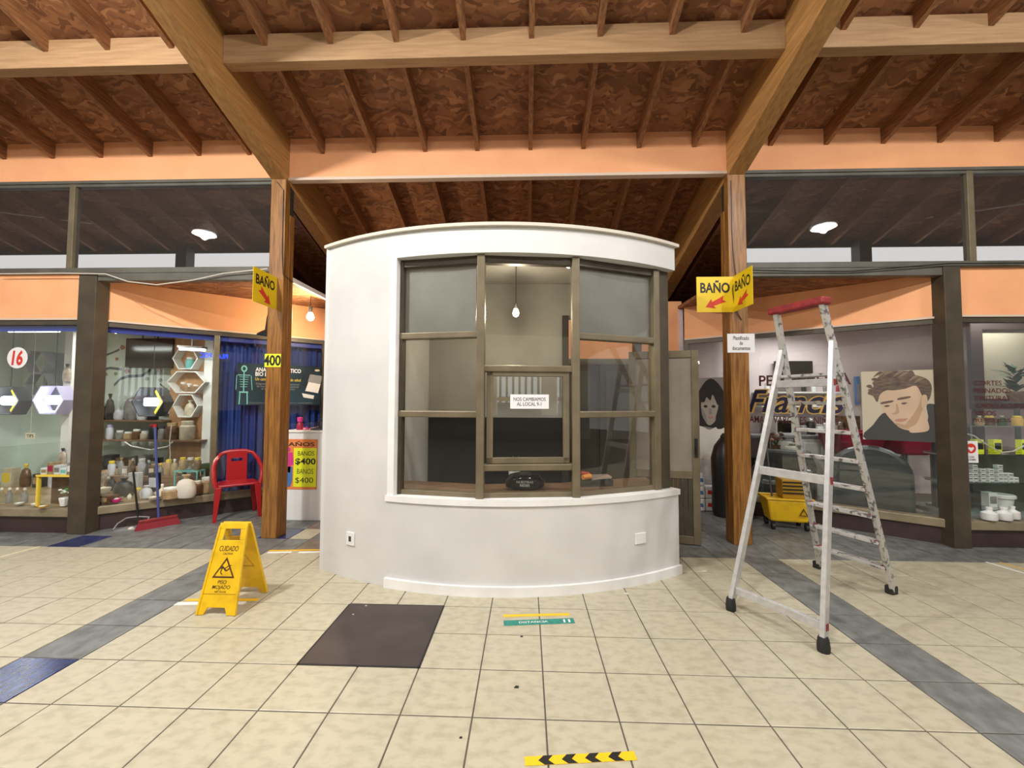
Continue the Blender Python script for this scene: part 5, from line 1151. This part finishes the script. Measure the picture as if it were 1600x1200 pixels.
for k, py in enumerate((664, 707, 750, 791)):
    a = at(1540, py, 4.65); zs.append(a.z)
    t = thing('glass_shelf', (5.3, 4.65, a.z), ('topmost', 'second', 'third', 'lowest')[k]+' glass shelf behind the straight right window', 'shelf', 'glass shelves of the right window')
    MB().box(4.46, 6.2, 4.50, 4.82, a.z-.012, a.z).build('glass_board', 'shelf_glass', t)
    for x in (4.48, 6.15): MB().box(x, x+.02, 4.5, 4.82, a.z-.03, a.z-.012).build('bracket', 'silver', t)
zb_ = .276
tag(MB().box(4.45, 6.3, 4.45, 4.93, .235, zb_).build('window_bed', 'grey'), 'flat bed of the straight right window', 'platform')
t = thing('shelf_back', (5.4, 4.9, 0), 'dark backing cabinet behind the glass shelves', 'cabinet')
for x in (4.66, 5.02, 5.9): MB().box(x-.02, x+.02, 4.86, 4.90, zb_, zs[0]).build('upright', 'dark_grey', t)
MB().box(4.64, 5.92, 4.90, 4.92, zb_, zs[1]).build('back_board', 'olive_steel', t)
for k, px in enumerate((1527, 1555, 1598)):
    c = at(px, 707, 4.66); carton(Vector((c.x, 4.66, zs[1])), .085, .06, .14, 'neon_yellow', 'black', 'yellow and black carton, %s from the left on the second glass shelf' % ordinal(k), 'yellow cartons')
n = 0
for px, cnt in ((1513, 2), (1521, 4), (1533, 3), (1546, 3), (1560, 4), (1567, 2), (1576, 2), (1584, 1)):
    x = at(px, 750, 4.64).x
    for q in range(cnt):
        z = zs[2]+.043*q; t = thing('cream_pot', (x, 4.64, z), 'tiny white cosmetic box, %s in the %s pile on the third glass shelf' % (('bottom one', 'second up', 'third up', 'fourth up')[q], ordinal(n)), 'box', 'white cosmetic boxes')
        MB().box(x-.026, x+.026, 4.615, 4.665, z, z+.038).build('carton_body', 'white_plastic', t, bevel=.003); MB().box(x-.02, x+.02, 4.6145, 4.615, z+.012, z+.026).build('front_label', 'jar_grey', t)
    n += 1
c = at(1546, 791, 4.64); carton(Vector((c.x, 4.64, zs[3])), .085, .08, .155, 'white_plastic', 'jar_grey', 'white upright dispenser on the lowest glass shelf')
c = Vector((at(1567, 791, 4.64).x, 4.64, zs[3])); t = thing('white_tub', c, 'round white tub with lid on the lowest glass shelf', 'tub')
MB().lathe([(.07, 0), (.085, .10)], c, 16).build('tub_body', 'white_plastic', t, smooth=True); MB().lathe([(.10, .10), (.10, .125), (.09, .135)], c, 16).build('lid', 'white_plastic', t, smooth=True)
for k, px in enumerate((1546, 1569, 1582)):
    bottle(on_floor(px, 812-2*(k == 2), zb_), .062-.006*(k == 2), .125, 'white_plastic', 'white_plastic', 'squat white bottle on the window bed, %s from the left' % ordinal(k), 'squat white bottles')
tag(MB().tube([at(1507, 677, 4.6), at(1522, 681, 4.6), at(1545, 697, 4.6), at(1565, 707, 4.6), at(1583, 705, 4.6), at(1605, 694, 4.6)], .007, 6).build('pale_cable', 'cloth'), 'pale cable looping between the glass shelves', 'cable')
for k, px in enumerate((1531, 1546, 1566, 1590)):
    c = at(px, 664, 4.66); c.z = zs[0]; (jar if k % 2 else sack)(c, .045, .1, ('jar_tan', 'jar_brown', 'dark_green', 'gold')[k], *(('lid_yellow', 'small brown jar, %s from the left on the topmost glass shelf' % ordinal(k)) if k % 2 else ('small bag, %s from the left on the topmost glass shelf' % ordinal(k),)))
t = thing('wall_mirror', at(1560, 560, 5.7), 'dark framed mirror standing inside the straight right window', 'mirror')
a, b = at(1513, 502, 5.7), at(1660, 640, 5.7)
MB().ring_prism([(a.x, b.z), (b.x, b.z), (b.x, a.z), (a.x, a.z)], [(a.x+.16, b.z+.14), (b.x-.16, b.z+.14), (b.x-.16, a.z-.12), (a.x+.16, a.z-.12)], (0, 5.74, 0), X, Z, .06).build('frame', 'kick_brown', t, bevel=.008)
MB().box(a.x+.15, b.x-.15, 5.72, 5.73, b.z+.13, a.z-.11).build('mirror_glass', 'photo_bg', t)
for x in (a.x+.05, b.x-.15): MB().box(x, x+.10, 5.70, 5.76, 0, b.z).build('leg', 'kick_brown', t)
c = Vector((at(1588, 625, 5.3).x, 5.3, 0)); zt = at(1588, 628, 5.3).z
t = thing('plant_stand', c, 'slim dark stand carrying the leafy plant in the salon', 'stand')
MB().lathe([(.14, 0), (.03, .03), (.025, zt-.03), (.12, zt-.02), (.12, zt)], c, 14).build('column', 'dark_grey', t, smooth=True)
q0 = Vector((c.x, c.y, zt)); t = thing('leafy_plant', q0, 'dark green leafy plant in front of the framed mirror', 'plant')
MB().lathe([(.06, 0), (.09, .12), (.085, .13)], q0, 12).build('pot', 'jar_brown', t, smooth=True)
for k in range(34):
    a = k*2.39; el = .25+.9*random.random(); d = Vector((math.cos(a)*math.cos(el), math.sin(a)*math.cos(el), math.sin(el))); s = Vector((-math.sin(a), math.cos(a), 0)); o_ = q0+Z*(.12+.25*random.random()); Lf = .12+.12*random.random()
    MB().add([o_, o_+d*Lf*.5-s*.035, o_+d*Lf-Z*.02, o_+d*Lf*.5+s*.035, o_+d*Lf*.5+Z*.012], [(0, 1, 4), (1, 2, 4), (2, 3, 4), (3, 0, 4)]).build('leaf', 'dark_green', t)
